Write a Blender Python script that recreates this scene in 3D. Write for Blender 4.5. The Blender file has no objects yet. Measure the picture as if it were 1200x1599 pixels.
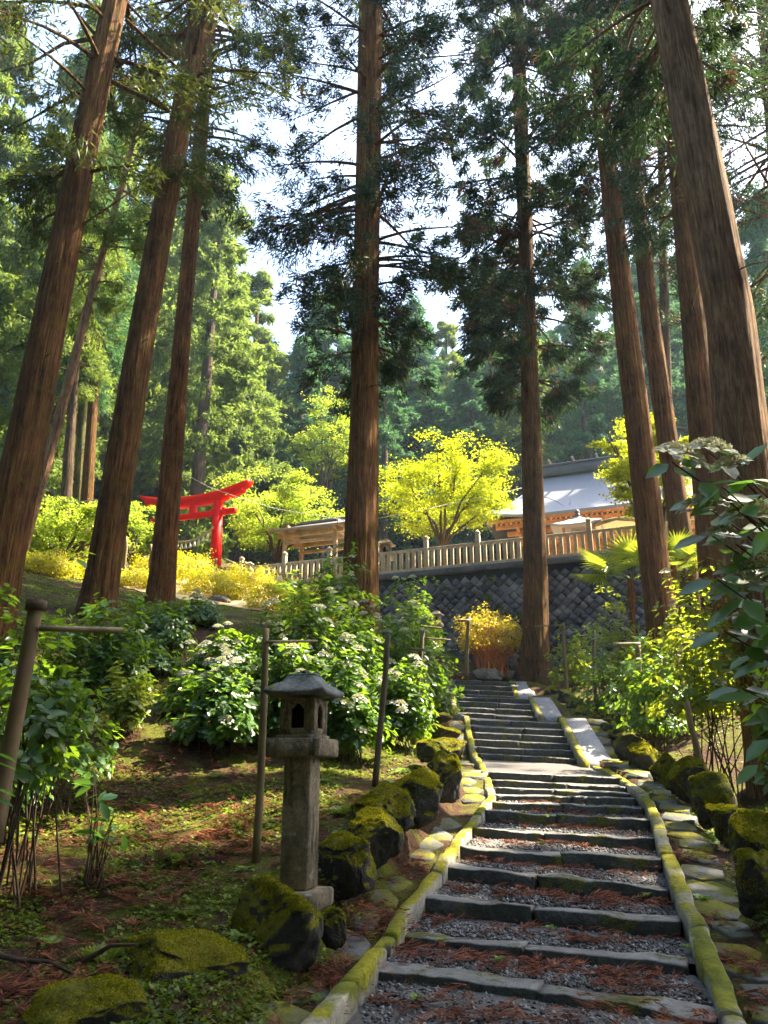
import bpy, math, random
import numpy as np
from mathutils import Vector, Matrix

# ------------------------------------------------------------------ camera, sky, sun, exposure
SC = bpy.context.scene
COL = SC.collection
PITCH = math.radians(19.0); CAMZ = 1.6; F = 1200.0
CP, SP = math.cos(PITCH), math.sin(PITCH)
cam = bpy.data.cameras.new('camera'); camo = bpy.data.objects.new('camera', cam); COL.objects.link(camo)
camo.location = (0, 0, CAMZ); camo.rotation_euler = (math.pi/2 + PITCH, 0, 0)
cam.sensor_fit = 'VERTICAL'; cam.sensor_height = 36.0; cam.lens = 36.0*F/1599.0
cam.clip_start = 0.05; cam.clip_end = 2000
SC.camera = camo
SUN_EL, SUN_AZ = 52.0, 70.0          # azimuth clockwise from +Y (straight ahead)
world = bpy.data.worlds.new('World'); SC.world = world; world.use_nodes = True
wn = world.node_tree.nodes; wl = world.node_tree.links
sky = wn.new('ShaderNodeTexSky'); sky.sky_type = 'NISHITA'; sky.sun_disc = False
sky.sun_elevation = math.radians(SUN_EL); sky.sun_rotation = math.radians(SUN_AZ)
sky.air_density = 1.0; sky.dust_density = 2.4; sky.ozone_density = 1.2
wl.new(sky.outputs[0], wn['Background'].inputs[0]); wn['Background'].inputs[1].default_value = 0.118
sl = bpy.data.lights.new('sun', 'SUN'); sl.energy = 5.0; sl.angle = math.radians(0.6); sl.color = (1, 0.87, 0.66)
so = bpy.data.objects.new('sun', sl); COL.objects.link(so)
SD = Vector((math.sin(math.radians(SUN_AZ))*math.cos(math.radians(SUN_EL)), math.cos(math.radians(SUN_AZ))*math.cos(math.radians(SUN_EL)), math.sin(math.radians(SUN_EL))))
so.rotation_euler = SD.to_track_quat('Z', 'Y').to_euler(); so.location = (30, 10, 60)
SC.view_settings.view_transform = 'Standard'; SC.view_settings.look = 'None'
SC.view_settings.exposure = 2.9; SC.view_settings.gamma = 1.0
SC.render.engine = 'CYCLES'
cy = SC.cycles
cy.max_bounces = 7; cy.diffuse_bounces = 3; cy.glossy_bounces = 2; cy.transmission_bounces = 4; cy.transparent_max_bounces = 8; cy.volume_bounces = 0
cy.use_denoising = True; cy.sample_clamp_indirect = 4.0
try: cy.denoiser = 'OPENIMAGEDENOISE'
except Exception: pass

RNG = np.random.default_rng(7)
random.seed(7)

# ------------------------------------------------------------------ geometry helpers
def ray(px, py):
    u = (px-600)/F; v = (799.5-py)/F
    return u, CP - v*SP, SP + v*CP
def P(px, py, Y):
    u, y, z = ray(px, py); t = Y/y
    return np.array((u*t, Y, CAMZ + z*t))
def mpp(py, Y):                      # metres per photo pixel there
    return Y/ray(600, py)[1]/F
def nrm(a):
    return a/np.maximum(np.linalg.norm(a, axis=-1, keepdims=True), 1e-9)
def sstep(x, a, b):
    t = np.clip((x-a)/(b-a), 0, 1); return t*t*(3-2*t)
def hash3(ix, iy, iz):
    h = (ix*374761393 + iy*668265263 + iz*2147483647 + 1013904223) & 0xffffffff
    h = ((h ^ (h >> 13))*1274126177) & 0xffffffff
    return ((h ^ (h >> 16)) & 0xffff)/65535.0
def vnoise(p):
    p = np.asarray(p, float); i = np.floor(p).astype(np.int64); f = p-i; f = f*f*(3-2*f)
    r = 0
    for dx in (0, 1):
        for dy in (0, 1):
            for dz in (0, 1):
                w = (f[..., 0] if dx else 1-f[..., 0])*(f[..., 1] if dy else 1-f[..., 1])*(f[..., 2] if dz else 1-f[..., 2])
                r = r + w*hash3(i[..., 0]+dx, i[..., 1]+dy, i[..., 2]+dz)
    return r*2-1
def fbm(p, o=3):
    s = 0; a = 1.0; p = np.asarray(p, float)
    for k in range(o):
        s = s + a*vnoise(p*2**k + 17.3*k); a *= .5
    return s

def mesh_np(name, V, Fc, mat=None, smooth=False):
    """V (N,3), Fc either an (M,k) array or a list of such arrays"""
    if not isinstance(Fc, (list, tuple)): Fc = [Fc]
    Fc = [np.asarray(f, np.int32) for f in Fc if len(f)]
    me = bpy.data.meshes.new(name)
    V = np.asarray(V, np.float32); me.vertices.add(len(V)); me.vertices.foreach_set('co', V.ravel())
    loops = np.concatenate([f.ravel() for f in Fc]); me.loops.add(len(loops)); me.loops.foreach_set('vertex_index', loops)
    tot = np.concatenate([np.full(len(f), f.shape[1], np.int32) for f in Fc])
    st = np.concatenate(([0], np.cumsum(tot)[:-1])).astype(np.int32)
    me.polygons.add(len(tot)); me.polygons.foreach_set('loop_start', st); me.polygons.foreach_set('loop_total', tot)
    if smooth: me.polygons.foreach_set('use_smooth', np.ones(len(tot), bool))
    me.update(calc_edges=True); me.validate()
    if mat: me.materials.append(mat)
    return me
def link(name, me, parent=None, loc=None):
    o = bpy.data.objects.new(name, me); COL.objects.link(o)
    if parent is not None: o.parent = parent
    if loc is not None: o.location = loc
    return o
def tag(o, label=None, cat=None, group=None, kind=None):
    if label: o['label'] = label
    if cat: o['category'] = cat
    if group: o['group'] = group
    if kind: o['kind'] = kind
    return o
def thing(name, label, cat, loc=(0, 0, 0), rz=0, group=None):
    o = bpy.data.objects.new(name, None); COL.objects.link(o); o.location = [float(c) for c in loc]; o.rotation_euler = (0, 0, rz)
    o.empty_display_size = .2
    return tag(o, label, cat, group)

class MB:
    """collects quads/tris/ngons"""
    def __init__(s): s.v = []; s.f = {3: [], 4: []}; s.n = 0
    def add(s, V, Fs):
        V = np.asarray(V, float)
        for f in (Fs if isinstance(Fs, list) else [Fs]):
            f = np.asarray(f, np.int64)
            if len(f): s.f[f.shape[1]].append(f + s.n)
        s.v.append(V); s.n += len(V)
    def box(s, c, size, rot=None, bev=0.0):
        hx, hy, hz = [d/2 for d in size]
        if bev <= 0:
            V = np.array([(sx*hx, sy*hy, sz*hz) for sz in (-1, 1) for sx, sy in ((-1, -1), (1, -1), (1, 1), (-1, 1))], float)
            Q = [(0, 3, 2, 1), (4, 5, 6, 7), (0, 1, 5, 4), (1, 2, 6, 5), (2, 3, 7, 6), (3, 0, 4, 7)]
            T = []
        else:
            b = min(bev, hx*.8, hy*.8, hz*.8); V = []; idx = {}
            for ax in range(3):
                for sg in (-1, 1):
                    for a in (-1, 1):
                        for c2 in (-1, 1):
                            q = [0, 0, 0]; h = (hx, hy, hz); o1, o2 = [(1, 2), (2, 0), (0, 1)][ax]
                            q[ax] = sg*h[ax]; q[o1] = a*(h[o1]-b); q[o2] = c2*(h[o2]-b)
                            k = [0, 0, 0]; k[ax] = sg; k[o1] = a; k[o2] = c2
                            idx[(ax, tuple(k))] = len(V); V.append(q)
            Q = []; T = []
            for ax in range(3):
                o1, o2 = [(1, 2), (2, 0), (0, 1)][ax]
                for sg in (-1, 1):
                    l = []
                    for a, c2 in ((-1, -1), (1, -1), (1, 1), (-1, 1)):
                        k = [0, 0, 0]; k[ax] = sg; k[o1] = a; k[o2] = c2; l.append(idx[(ax, tuple(k))])
                    Q.append(l if sg > 0 else l[::-1])
            for ax in range(3):
                o1, o2 = [(1, 2), (2, 0), (0, 1)][ax]
                for a in (-1, 1):
                    for c2 in (-1, 1):
                        k0 = [0, 0, 0]; k0[ax] = -1; k0[o1] = a; k0[o2] = c2
                        k1 = list(k0); k1[ax] = 1
                        l = [idx[(o1, tuple(k0))], idx[(o1, tuple(k1))], idx[(o2, tuple(k1))], idx[(o2, tuple(k0))]]
                        Q.append(l if a*c2 < 0 else l[::-1])
            for a in (-1, 1):
                for b2 in (-1, 1):
                    for c2 in (-1, 1):
                        k = (a, b2, c2); l = [idx[(0, k)], idx[(1, k)], idx[(2, k)]]
                        T.append(l if a*b2*c2 > 0 else l[::-1])
            V = np.array(V, float)
        if rot is not None: V = V @ np.array(rot).T
        s.add(V + np.array(c, float), [np.array(Q)] + ([np.array(T)] if len(T) else []))
    def tube(s, pts, rad, seg=8, cap=True):
        pts = np.asarray(pts, float); n = len(pts); rad = np.broadcast_to(np.asarray(rad, float), (n,))
        tn = nrm(np.gradient(pts, axis=0))
        ref = np.array((0, 0, 1.0)) if abs(tn[0][2]) < .9 else np.array((1.0, 0, 0))
        a = nrm(np.cross(tn, ref)); b = np.cross(tn, a)
        th = np.arange(seg)/seg*2*math.pi
        V = pts[:, None] + rad[:, None, None]*(np.cos(th)[None, :, None]*a[:, None] + np.sin(th)[None, :, None]*b[:, None])
        V = V.reshape(-1, 3); i = np.arange(n-1)[:, None]*seg; j = np.arange(seg)[None]; k = (j+1) % seg
        Q = np.stack([i+j, i+k, i+seg+k, i+seg+j], -1).reshape(-1, 4)
        T = []
        if cap:
            V = np.vstack([V, pts[0], pts[-1]]); m = n*seg
            T = [np.stack([np.full(seg, m), (np.arange(seg)+1) % seg, np.arange(seg)], -1), np.stack([np.full(seg, m+1), (n-1)*seg+np.arange(seg), (n-1)*seg+(np.arange(seg)+1) % seg], -1)]
        s.add(V, [Q] + T)
    def loft(s, rings, cap=True):
        """rings (n,m,3) closed sections"""
        R = np.asarray(rings, float); n, m, _ = R.shape; V = R.reshape(-1, 3)
        i = np.arange(n-1)[:, None]*m; j = np.arange(m)[None]; k = (j+1) % m
        Q = np.stack([i+j, i+k, i+m+k, i+m+j], -1).reshape(-1, 4); T = []
        if cap:
            V = np.vstack([V, R[0].mean(0), R[-1].mean(0)]); q = n*m
            T = [np.stack([np.full(m, q), (np.arange(m)+1) % m, np.arange(m)], -1), np.stack([np.full(m, q+1), (n-1)*m+np.arange(m), (n-1)*m+(np.arange(m)+1) % m], -1)]
        s.add(V, [Q] + T)
    def grid(s, G, flip=False):
        G = np.asarray(G, float); n, m, _ = G.shape
        i = np.arange(n-1)[:, None]*m; j = np.arange(m-1)[None]
        Q = np.stack([i+j, i+j+1, i+m+j+1, i+m+j], -1).reshape(-1, 4)
        s.add(G.reshape(-1, 3), Q[:, ::-1] if flip else Q)
    def me(s, name, mat, smooth=False):
        return mesh_np(name, np.vstack(s.v), [np.vstack(f) for f in s.f.values() if f], mat, smooth)
    def build(s, name, mat, parent=None, smooth=False, loc=None):
        return link(name, s.me(name, mat, smooth), parent, loc)

def rotz(a):
    c, s = math.cos(a), math.sin(a); return np.array(((c, -s, 0), (s, c, 0), (0, 0, 1.0)))
def bar_rot(d):
    """matrix whose X axis is d"""
    x = nrm(np.asarray(d, float)); r = np.array((0, 0, 1.0)) if abs(x[2]) < .95 else np.array((0, 1.0, 0))
    y = nrm(np.cross(r, x)); z = np.cross(x, y); return np.stack([x, y, z], 1)

def blades(Pp, A, S, L, W):
    """flat rhombic blades -> verts, quads"""
    L = L[:, None]; W = W[:, None]
    V = np.stack([Pp, Pp + A*L*.45 + S*W*.5, Pp + A*L, Pp + A*L*.45 - S*W*.5], 1).reshape(-1, 3)
    return V, np.arange(len(Pp)*4).reshape(-1, 4)
def broad(Pp, A, S, N, L, W, droop=.12):
    """broad leaves, folded and drooping -> verts, tris"""
    L = L[:, None]; W = W[:, None]
    c1 = Pp + A*L*.33 - N*W*.10; c2 = Pp + A*L*.68 - N*(W*.10 + L*droop*.4); tip = Pp + A*L - N*L*droop
    l1 = Pp + A*L*.30 + S*W*.46; r1 = Pp + A*L*.30 - S*W*.46
    l2 = Pp + A*L*.66 + S*W*.42 - N*L*droop*.35; r2 = Pp + A*L*.66 - S*W*.42 - N*L*droop*.35
    V = np.stack([Pp, c1, c2, tip, l1, l2, r1, r2], 1).reshape(-1, 3)
    t = np.array([(0, 6, 1), (0, 1, 4), (1, 6, 7), (1, 7, 2), (4, 1, 2), (4, 2, 5), (2, 7, 3), (5, 2, 3)])
    return V, (np.arange(len(Pp))[:, None, None]*8 + t[None]).reshape(-1, 3)
def rdir(n, rng=RNG):
    return nrm(rng.normal(size=(n, 3)))
def perp(A, R):
    return nrm(np.cross(A, R))

# ------------------------------------------------------------------ materials
def mat(name):
    m = bpy.data.materials.new(name); m.use_nodes = True; nt = m.node_tree
    return m, nt, nt.nodes['Principled BSDF']
def N(nt, t, **kw):
    n = nt.nodes.new(t)
    for k, v in kw.items():
        if k.startswith('i_'): n.inputs[k[2:].replace('_', ' ')].default_value = v
        else: setattr(n, k, v)
    return n
def ramp(nt, src, stops):
    r = nt.nodes.new('ShaderNodeValToRGB'); e = r.color_ramp.elements
    while len(e) < len(stops): e.new(.5)
    for el, (p, c) in zip(e, stops): el.position = p; el.color = (*c, 1) if len(c) == 3 else c
    nt.links.new(src, r.inputs[0]); return r.outputs[0]
def noise(nt, scale, detail=5, rough=.6, vec=None, dist=0):
    n = N(nt, 'ShaderNodeTexNoise'); n.inputs['Scale'].default_value = scale; n.inputs['Detail'].default_value = detail
    n.inputs['Roughness'].default_value = rough; n.inputs['Distortion'].default_value = dist
    if vec: nt.links.new(vec, n.inputs['Vector'])
    return n.outputs[0]
def pos(nt, scale=None, obj=True):
    if obj: o = N(nt, 'ShaderNodeTexCoord').outputs['Object']
    else: o = N(nt, 'ShaderNodeNewGeometry').outputs['Position']
    if scale:
        mp = N(nt, 'ShaderNodeMapping'); mp.inputs['Scale'].default_value = scale; nt.links.new(o, mp.inputs[0]); o = mp.outputs[0]
    return o
def mixc(nt, fac, a, b, mode='MIX'):
    m = N(nt, 'ShaderNodeMix', data_type='RGBA', blend_type=mode)
    for s, v in ((m.inputs[0], fac), (m.inputs[6], a), (m.inputs[7], b)):
        if isinstance(v, (tuple, list)): s.default_value = (*v, 1) if len(v) == 3 else v
        elif isinstance(v, (int, float)): s.default_value = v
        else: nt.links.new(v, s)
    return m.outputs[2]
def mth(nt, op, a, b=None, clamp=False):
    m = N(nt, 'ShaderNodeMath', operation=op, use_clamp=clamp)
    for s, v in ((m.inputs[0], a), (m.inputs[1], b)):
        if v is None: continue
        if isinstance(v, (int, float)): s.default_value = v
        else: nt.links.new(v, s)
    return m.outputs[0]
def bump(nt, bsdf, h, strength=.5, dist=.02):
    b = N(nt, 'ShaderNodeBump'); b.inputs['Strength'].default_value = strength; b.inputs['Distance'].default_value = dist
    nt.links.new(h, b.inputs['Height']); nt.links.new(b.outputs[0], bsdf.inputs['Normal'])

def leaf_mat(name, cols, trans, tfac=.4, rough=.5, spec=.35, clump=.6, brown=None, brown_t=.62):
    """cols: three greens picked per leaf; trans: transmitted tint"""
    m, nt, b = mat(name)
    g = N(nt, 'ShaderNodeNewGeometry')
    c = ramp(nt, g.outputs['Random Per Island'], [(0, cols[0]), (.5, cols[1]), (1, cols[2])])
    n1 = noise(nt, clump, 2, .5, g.outputs['Position'])
    c = mixc(nt, 1.0, c, ramp(nt, n1, [(.3, (.62, .66, .7)), (.7, (1.3, 1.25, 1.1))]), 'MULTIPLY')
    tcol = mixc(nt, .5, c, trans)
    if brown:
        n2 = noise(nt, 1.1, 2, .5, g.outputs['Position'])
        f = ramp(nt, n2, [(brown_t, (0, 0, 0)), (brown_t+.06, (1, 1, 1))])
        c = mixc(nt, f, c, brown); tcol = mixc(nt, f, tcol, brown)
    nt.links.new(c, b.inputs['Base Color']); b.inputs['Roughness'].default_value = rough
    b.inputs['Specular IOR Level'].default_value = spec
    t = N(nt, 'ShaderNodeBsdfTranslucent'); nt.links.new(tcol, t.inputs[0])
    mx = N(nt, 'ShaderNodeMixShader'); mx.inputs[0].default_value = tfac
    nt.links.new(b.outputs[0], mx.inputs[1]); nt.links.new(t.outputs[0], mx.inputs[2])
    nt.links.new(mx.outputs[0], nt.nodes['Material Output'].inputs[0])
    return m

def bark_mat(name, c0, c1, c2, mossy=.5, scale=1.0):
    m, nt, b = mat(name)
    p = pos(nt, (9*scale, 9*scale, .55*scale)); n1 = noise(nt, 1.6, 8, .7, p, .35)
    p2 = pos(nt); n2 = noise(nt, 1.3, 5, .6, p2)
    c = ramp(nt, n1, [(.33, c0), (.52, c1), (.72, c2)])
    c = mixc(nt, 1, c, ramp(nt, n2, [(.3, (.55, .55, .55)), (.7, (1.25, 1.2, 1.15))]), 'MULTIPLY')
    n3 = noise(nt, 3.2, 7, .75, p2)
    mf = mth(nt, 'MULTIPLY', ramp(nt, n3, [(.48, (0, 0, 0)), (.62, (1, 1, 1))]), mossy)
    c = mixc(nt, mf, c, (.17, .115, .014))
    n4 = noise(nt, 14, 4, .8, p2)
    c = mixc(nt, ramp(nt, n4, [(.70, (0, 0, 0)), (.76, (.5, .5, .5))]), c, (.22, .22, .18))
    oi = N(nt, 'ShaderNodeObjectInfo'); c = mixc(nt, 1, c, ramp(nt, oi.outputs['Random'], [(0, (.72, .80, .86)), (.5, (1, 1, 1)), (1, (1.12, 1.0, .85))]), 'MULTIPLY')
    nt.links.new(c, b.inputs['Base Color']); b.inputs['Roughness'].default_value = .95; b.inputs['Specular IOR Level'].default_value = .15
    n5 = noise(nt, 2.4, 6, .7, pos(nt, (26*scale, 26*scale, .9*scale)), .2)
    c = mixc(nt, 1, c, ramp(nt, n5, [(.35, (.35, .35, .35)), (.6, (1.25, 1.2, 1.15))]), 'MULTIPLY'); nt.links.new(c, b.inputs['Base Color'])
    bump(nt, b, mth(nt, 'ADD', n1, mth(nt, 'MULTIPLY', n5, .8)), 1.0, .10)
    return m

def stone_mat(name, c0, c1, moss=(.17, .15, .008), moss_amt=.5, up=.5, scale=3.0, bmp=.6, rough=.85, dirt=.5):
    """stone with moss that grows on upward faces and in patches"""
    m, nt, b = mat(name)
    p = pos(nt, obj=False); n1 = noise(nt, scale, 8, .65, p); n2 = noise(nt, scale*7, 6, .7, p)
    c = ramp(nt, n1, [(.3, c0), (.7, c1)])
    c = mixc(nt, 1, c, ramp(nt, n2, [(.25, (.45, .45, .45)), (.6, (1.1, 1.1, 1.1))]), 'MULTIPLY')
    g = N(nt, 'ShaderNodeNewGeometry'); sx = N(nt, 'ShaderNodeSeparateXYZ'); nt.links.new(g.outputs['Normal'], sx.inputs[0])
    n3 = noise(nt, scale*.75, 7, .68, p)
    f = mth(nt, 'ADD', mth(nt, 'MULTIPLY', sx.outputs[2], up), n3)
    e = 1.0 - moss_amt*.75 + up*.35
    f = ramp(nt, mth(nt, 'SUBTRACT', f, e-.5), [(.44, (0, 0, 0)), (.56, (1, 1, 1))])
    n4 = noise(nt, scale*9, 5, .75, p)
    mc = mixc(nt, ramp(nt, n4, [(.3, (0, 0, 0)), (.7, (1, 1, 1))]), tuple(x*.42 for x in moss), tuple(x*1.35 for x in moss))
    n5 = noise(nt, scale*.5, 3, .6, p)
    mc = mixc(nt, ramp(nt, n5, [(.45, (0, 0, 0)), (.65, (.75, .75, .75))]), mc, (.05, .075, .008))
    c = mixc(nt, f, c, mc)
    nt.links.new(c, b.inputs['Base Color'])
    r = mixc(nt, f, (rough,)*3, (1, 1, 1)); nt.links.new(r, b.inputs['Roughness']); b.inputs['Specular IOR Level'].default_value = .35
    h = mth(nt, 'ADD', mth(nt, 'MULTIPLY', n2, .6), mth(nt, 'MULTIPLY', mth(nt, 'MULTIPLY', n4, f), 1.2))
    bump(nt, b, h, bmp, .03)
    return m
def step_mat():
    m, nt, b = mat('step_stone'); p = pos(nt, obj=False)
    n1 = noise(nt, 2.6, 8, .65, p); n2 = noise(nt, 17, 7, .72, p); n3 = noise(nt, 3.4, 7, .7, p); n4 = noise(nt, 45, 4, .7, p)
    lit_worn = ramp(nt, n1, [(.3, (.115, .112, .105)), (.7, (.27, .265, .25))])
    lit_worn = mixc(nt, 1, lit_worn, ramp(nt, n2, [(.3, (.45, .45, .45)), (.6, (1.1, 1.1, 1.1))]), 'MULTIPLY')
    shaded_alg = ramp(nt, n2, [(.3, (.006, .006, .004)), (.5, (.020, .021, .013)), (.7, (.060, .060, .042))])
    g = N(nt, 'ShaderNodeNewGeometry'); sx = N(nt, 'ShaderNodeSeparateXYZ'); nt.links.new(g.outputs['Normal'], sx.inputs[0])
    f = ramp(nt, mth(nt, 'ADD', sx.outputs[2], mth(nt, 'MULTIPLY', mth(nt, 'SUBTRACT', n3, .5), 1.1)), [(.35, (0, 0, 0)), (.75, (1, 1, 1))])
    c = mixc(nt, f, shaded_alg, lit_worn)  # sky-lit treads and shaded risers put into the colour, with wear and algae
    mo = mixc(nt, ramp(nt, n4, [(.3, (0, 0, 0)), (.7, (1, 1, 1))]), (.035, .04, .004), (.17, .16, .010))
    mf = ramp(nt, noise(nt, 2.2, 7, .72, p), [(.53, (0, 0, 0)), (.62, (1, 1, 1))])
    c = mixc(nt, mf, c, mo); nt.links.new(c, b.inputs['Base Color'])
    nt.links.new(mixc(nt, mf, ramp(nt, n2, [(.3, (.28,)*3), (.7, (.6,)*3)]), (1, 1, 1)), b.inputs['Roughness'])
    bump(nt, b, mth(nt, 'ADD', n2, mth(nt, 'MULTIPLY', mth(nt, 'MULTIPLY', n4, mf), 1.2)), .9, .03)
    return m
def wood_mat(name, c0, c1, sc=(2, 2, 14), rough=.7, moss=0, bmp=.3):
    m, nt, b = mat(name)
    n1 = noise(nt, 1.5, 7, .65, pos(nt, sc), .4); n2 = noise(nt, 2.0, 5, .6, pos(nt, obj=False))
    c = ramp(nt, n1, [(.3, c0), (.7, c1)])
    c = mixc(nt, 1, c, ramp(nt, n2, [(.3, (.6, .6, .6)), (.7, (1.15, 1.15, 1.15))]), 'MULTIPLY')
    if moss: c = mixc(nt, mth(nt, 'MULTIPLY', ramp(nt, noise(nt, 5, 6, .7, pos(nt, obj=False)), [(.45, (0, 0, 0)), (.62, (1, 1, 1))]), moss), c, (.12, .11, .015))
    nt.links.new(c, b.inputs['Base Color']); b.inputs['Roughness'].default_value = rough
    bump(nt, b, n1, bmp, .01)
    return m
def plain_mat(name, c, rough=.6, var=.25, sc=3, spec=.4, metal=0):
    m, nt, b = mat(name)
    n1 = noise(nt, sc, 6, .65, pos(nt, obj=False))
    lo = tuple(x*(1-var) for x in c); hi = tuple(min(1, x*(1+var)) for x in c)
    nt.links.new(ramp(nt, n1, [(.3, lo), (.7, hi)]), b.inputs['Base Color'])
    b.inputs['Roughness'].default_value = rough; b.inputs['Specular IOR Level'].default_value = spec; b.inputs['Metallic'].default_value = metal
    bump(nt, b, n1, .15, .01)
    return m

M = {}
M['bark'] = bark_mat('cedar_bark', (.030, .012, .004), (.20, .085, .025), (.42, .21, .08), .7)
M['bark_grey'] = bark_mat('grey_cedar_bark', (.15, .075, .038), (.44, .25, .13), (.64, .42, .24), .30)
M['bark_far'] = bark_mat('far_cedar_bark', (.06, .04, .025), (.13, .09, .06), (.20, .15, .10), .2)
M['bark_ivy'] = bark_mat('ivy_bark', (.05, .05, .02), (.10, .12, .045), (.18, .2, .08), .6)
M['twig'] = plain_mat('branch_wood', (.045, .028, .018), .9)
M['stem'] = plain_mat('shrub_stem', (.07, .045, .025), .9)
M['needle'] = leaf_mat('cedar_needles', [(.010, .028, .013), (.018, .046, .018), (.04, .070, .020)], (.07, .13, .025), .32, .6, .3, .45, (.15, .06, .03), .61)
M['needle_warm'] = leaf_mat('cedar_needles_sunny', [(.018, .034, .008), (.034, .058, .010), (.075, .095, .014)], (.20, .24, .02), .4, .6, .3, .45, (.16, .09, .03), .66)  # yellower copy of the cedar needles, sunlight put into the colour
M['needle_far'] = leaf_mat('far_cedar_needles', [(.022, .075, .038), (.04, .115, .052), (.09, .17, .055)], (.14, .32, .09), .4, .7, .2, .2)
M['needle_lit'] = leaf_mat('far_cedar_needles_lit', [(.045, .10, .018), (.085, .15, .024), (.18, .22, .03)], (.32, .42, .06), .45, .7, .2, .2)  # sunlit copy of the far needles, the light put into their colour
M['maple'] = leaf_mat('maple_leaves', [(.09, .17, .006), (.26, .32, .009), (.46, .43, .014)], (.66, .74, .015), .52, .5, .3, 1.0)
M['maple_pale'] = leaf_mat('pale_maple_leaves', [(.08, .17, .015), (.20, .30, .022), (.34, .39, .03)], (.55, .68, .05), .5, .5, .3, .8)
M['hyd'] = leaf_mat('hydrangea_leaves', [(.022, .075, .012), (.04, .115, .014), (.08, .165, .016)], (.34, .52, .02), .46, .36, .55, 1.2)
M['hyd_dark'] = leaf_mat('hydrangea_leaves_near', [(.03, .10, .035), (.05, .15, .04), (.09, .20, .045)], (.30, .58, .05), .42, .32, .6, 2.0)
M['hyd_sun'] = leaf_mat('hydrangea_leaves_sunny', [(.07, .13, .015), (.11, .18, .018), (.20, .25, .02)], (.55, .62, .03), .5, .38, .5, 1.0)  # paler hydrangea copy with sunshine put into the leaf colour
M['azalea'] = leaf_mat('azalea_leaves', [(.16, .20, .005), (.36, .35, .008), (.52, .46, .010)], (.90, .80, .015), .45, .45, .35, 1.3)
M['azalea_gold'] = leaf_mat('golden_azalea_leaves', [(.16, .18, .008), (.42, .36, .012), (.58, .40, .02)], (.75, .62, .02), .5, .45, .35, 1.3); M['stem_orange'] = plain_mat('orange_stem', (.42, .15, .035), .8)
M['moss'] = leaf_mat('moss_fronds', [(.07, .09, .004), (.20, .20, .007), (.36, .32, .010)], (.5, .48, .02), .3, .8, .1, 3.0)
M['cover'] = leaf_mat('ground_cover_leaves', [(.04, .085, .005), (.10, .15, .007), (.22, .25, .010)], (.25, .34, .03), .4, .5, .4, 1.0)
M['pale_leaf'] = leaf_mat('young_fern_leaves', [(.12, .22, .05), (.18, .28, .06), (.25, .34, .08)], (.4, .55, .1), .4, .5, .4, 1.0)
M['palm'] = leaf_mat('palm_leaves', [(.06, .12, .012), (.11, .18, .016), (.2, .26, .02)], (.45, .5, .03), .45, .4, .4, 1.0)
M['petal'] = leaf_mat('hydrangea_petals', [(.34, .38, .38), (.46, .50, .46), (.56, .58, .48)], (.5, .52, .42), .3, .6, .2, 2.0)
M['floret'] = leaf_mat('hydrangea_buds', [(.30, .32, .17), (.45, .45, .28), (.55, .53, .36)], (.5, .5, .3), .25, .7, .2, 2.0)
M['dead_flower'] = leaf_mat('dried_flower', [(.20, .11, .06), (.28, .16, .09), (.36, .24, .15)], (.3, .2, .1), .3, .8, .1, 2.0)
M['needles_fallen'] = leaf_mat('fallen_cedar_needles', [(.09, .03, .018), (.17, .055, .03), (.27, .10, .05)], (.2, .08, .04), .15, .8, .2, 3.0)
M['rock'] = stone_mat('mossy_rock', (.018, .017, .014), (.065, .06, .05), moss=(.26, .235, .008), moss_amt=.94, up=.92, scale=3.4, bmp=1.5)
M['rock_pale'] = stone_mat('pale_rock', (.12, .11, .095), (.26, .235, .20), moss_amt=.35, up=.4, scale=2.4, bmp=.8)
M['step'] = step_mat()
M['kerb'] = stone_mat('kerb_stone', (.15, .145, .125), (.36, .32, .235), moss=(.24, .22, .008), moss_amt=.60, up=.22, scale=2.2, bmp=.6)
M['ramp'] = stone_mat('ramp_stone', (.20, .20, .205), (.36, .35, .34), moss_amt=.34, up=.15, scale=2.2, bmp=.5)
M['flag'] = stone_mat('flagstone', (.035, .038, .038), (.11, .112, .108), moss_amt=.56, up=.15, scale=2.6, bmp=.6, rough=.6)
M['lantern'] = stone_mat('lantern_stone', (.10, .08, .05), (.36, .28, .165), moss=(.32, .21, .025), moss_amt=.50, up=.10, scale=4.5, bmp=.8)
_nt = M['lantern'].node_tree; _b = _nt.nodes['Principled BSDF']; _s = _b.inputs['Base Color'].links[0].from_socket; _p = pos(_nt, obj=False)
_c = mixc(_nt, ramp(_nt, noise(_nt, 11, 4, .6, _p), [(.60, (0, 0, 0)), (.66, (.8, .8, .8))]), _s, (.34, .33, .27)); _c = mixc(_nt, ramp(_nt, noise(_nt, 2.2, 7, .75, pos(_nt, (3, 3, .6), False)), [(.50, (0, 0, 0)), (.60, (.85, .85, .85))]), _c, (.022, .019, .014)); _nt.links.new(_c, _b.inputs['Base Color'])
M['lantern_roof'] = stone_mat('lantern_roof_stone', (.11, .115, .105), (.22, .225, .20), moss=(.20, .17, .03), moss_amt=.45, up=.1, scale=5, bmp=.8)
def wall_mat():
    m = stone_mat('wall_stone', (.04, .045, .055), (.15, .155, .165), moss=(.12, .085, .025), moss_amt=.40, up=.05, scale=.9, bmp=.8, rough=.6); nt = m.node_tree; b = nt.nodes['Principled BSDF']
    src = b.inputs['Base Color'].links[0].from_socket; g = N(nt, 'ShaderNodeNewGeometry')
    nt.links.new(mixc(nt, 1, src, ramp(nt, g.outputs['Random Per Island'], [(0, (.4, .42, .5)), (.6, (1, 1, 1)), (1, (1.7, 1.55, 1.4))]), 'MULTIPLY'), b.inputs['Base Color']); return m
M['wall'] = wall_mat()
_old = stone_mat('wall_stone', (.055, .062, .075), (.17, .175, .185), moss=(.10, .085, .03), moss_amt=.38, up=.05, scale=.9, bmp=.7, rough=.6)
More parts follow.
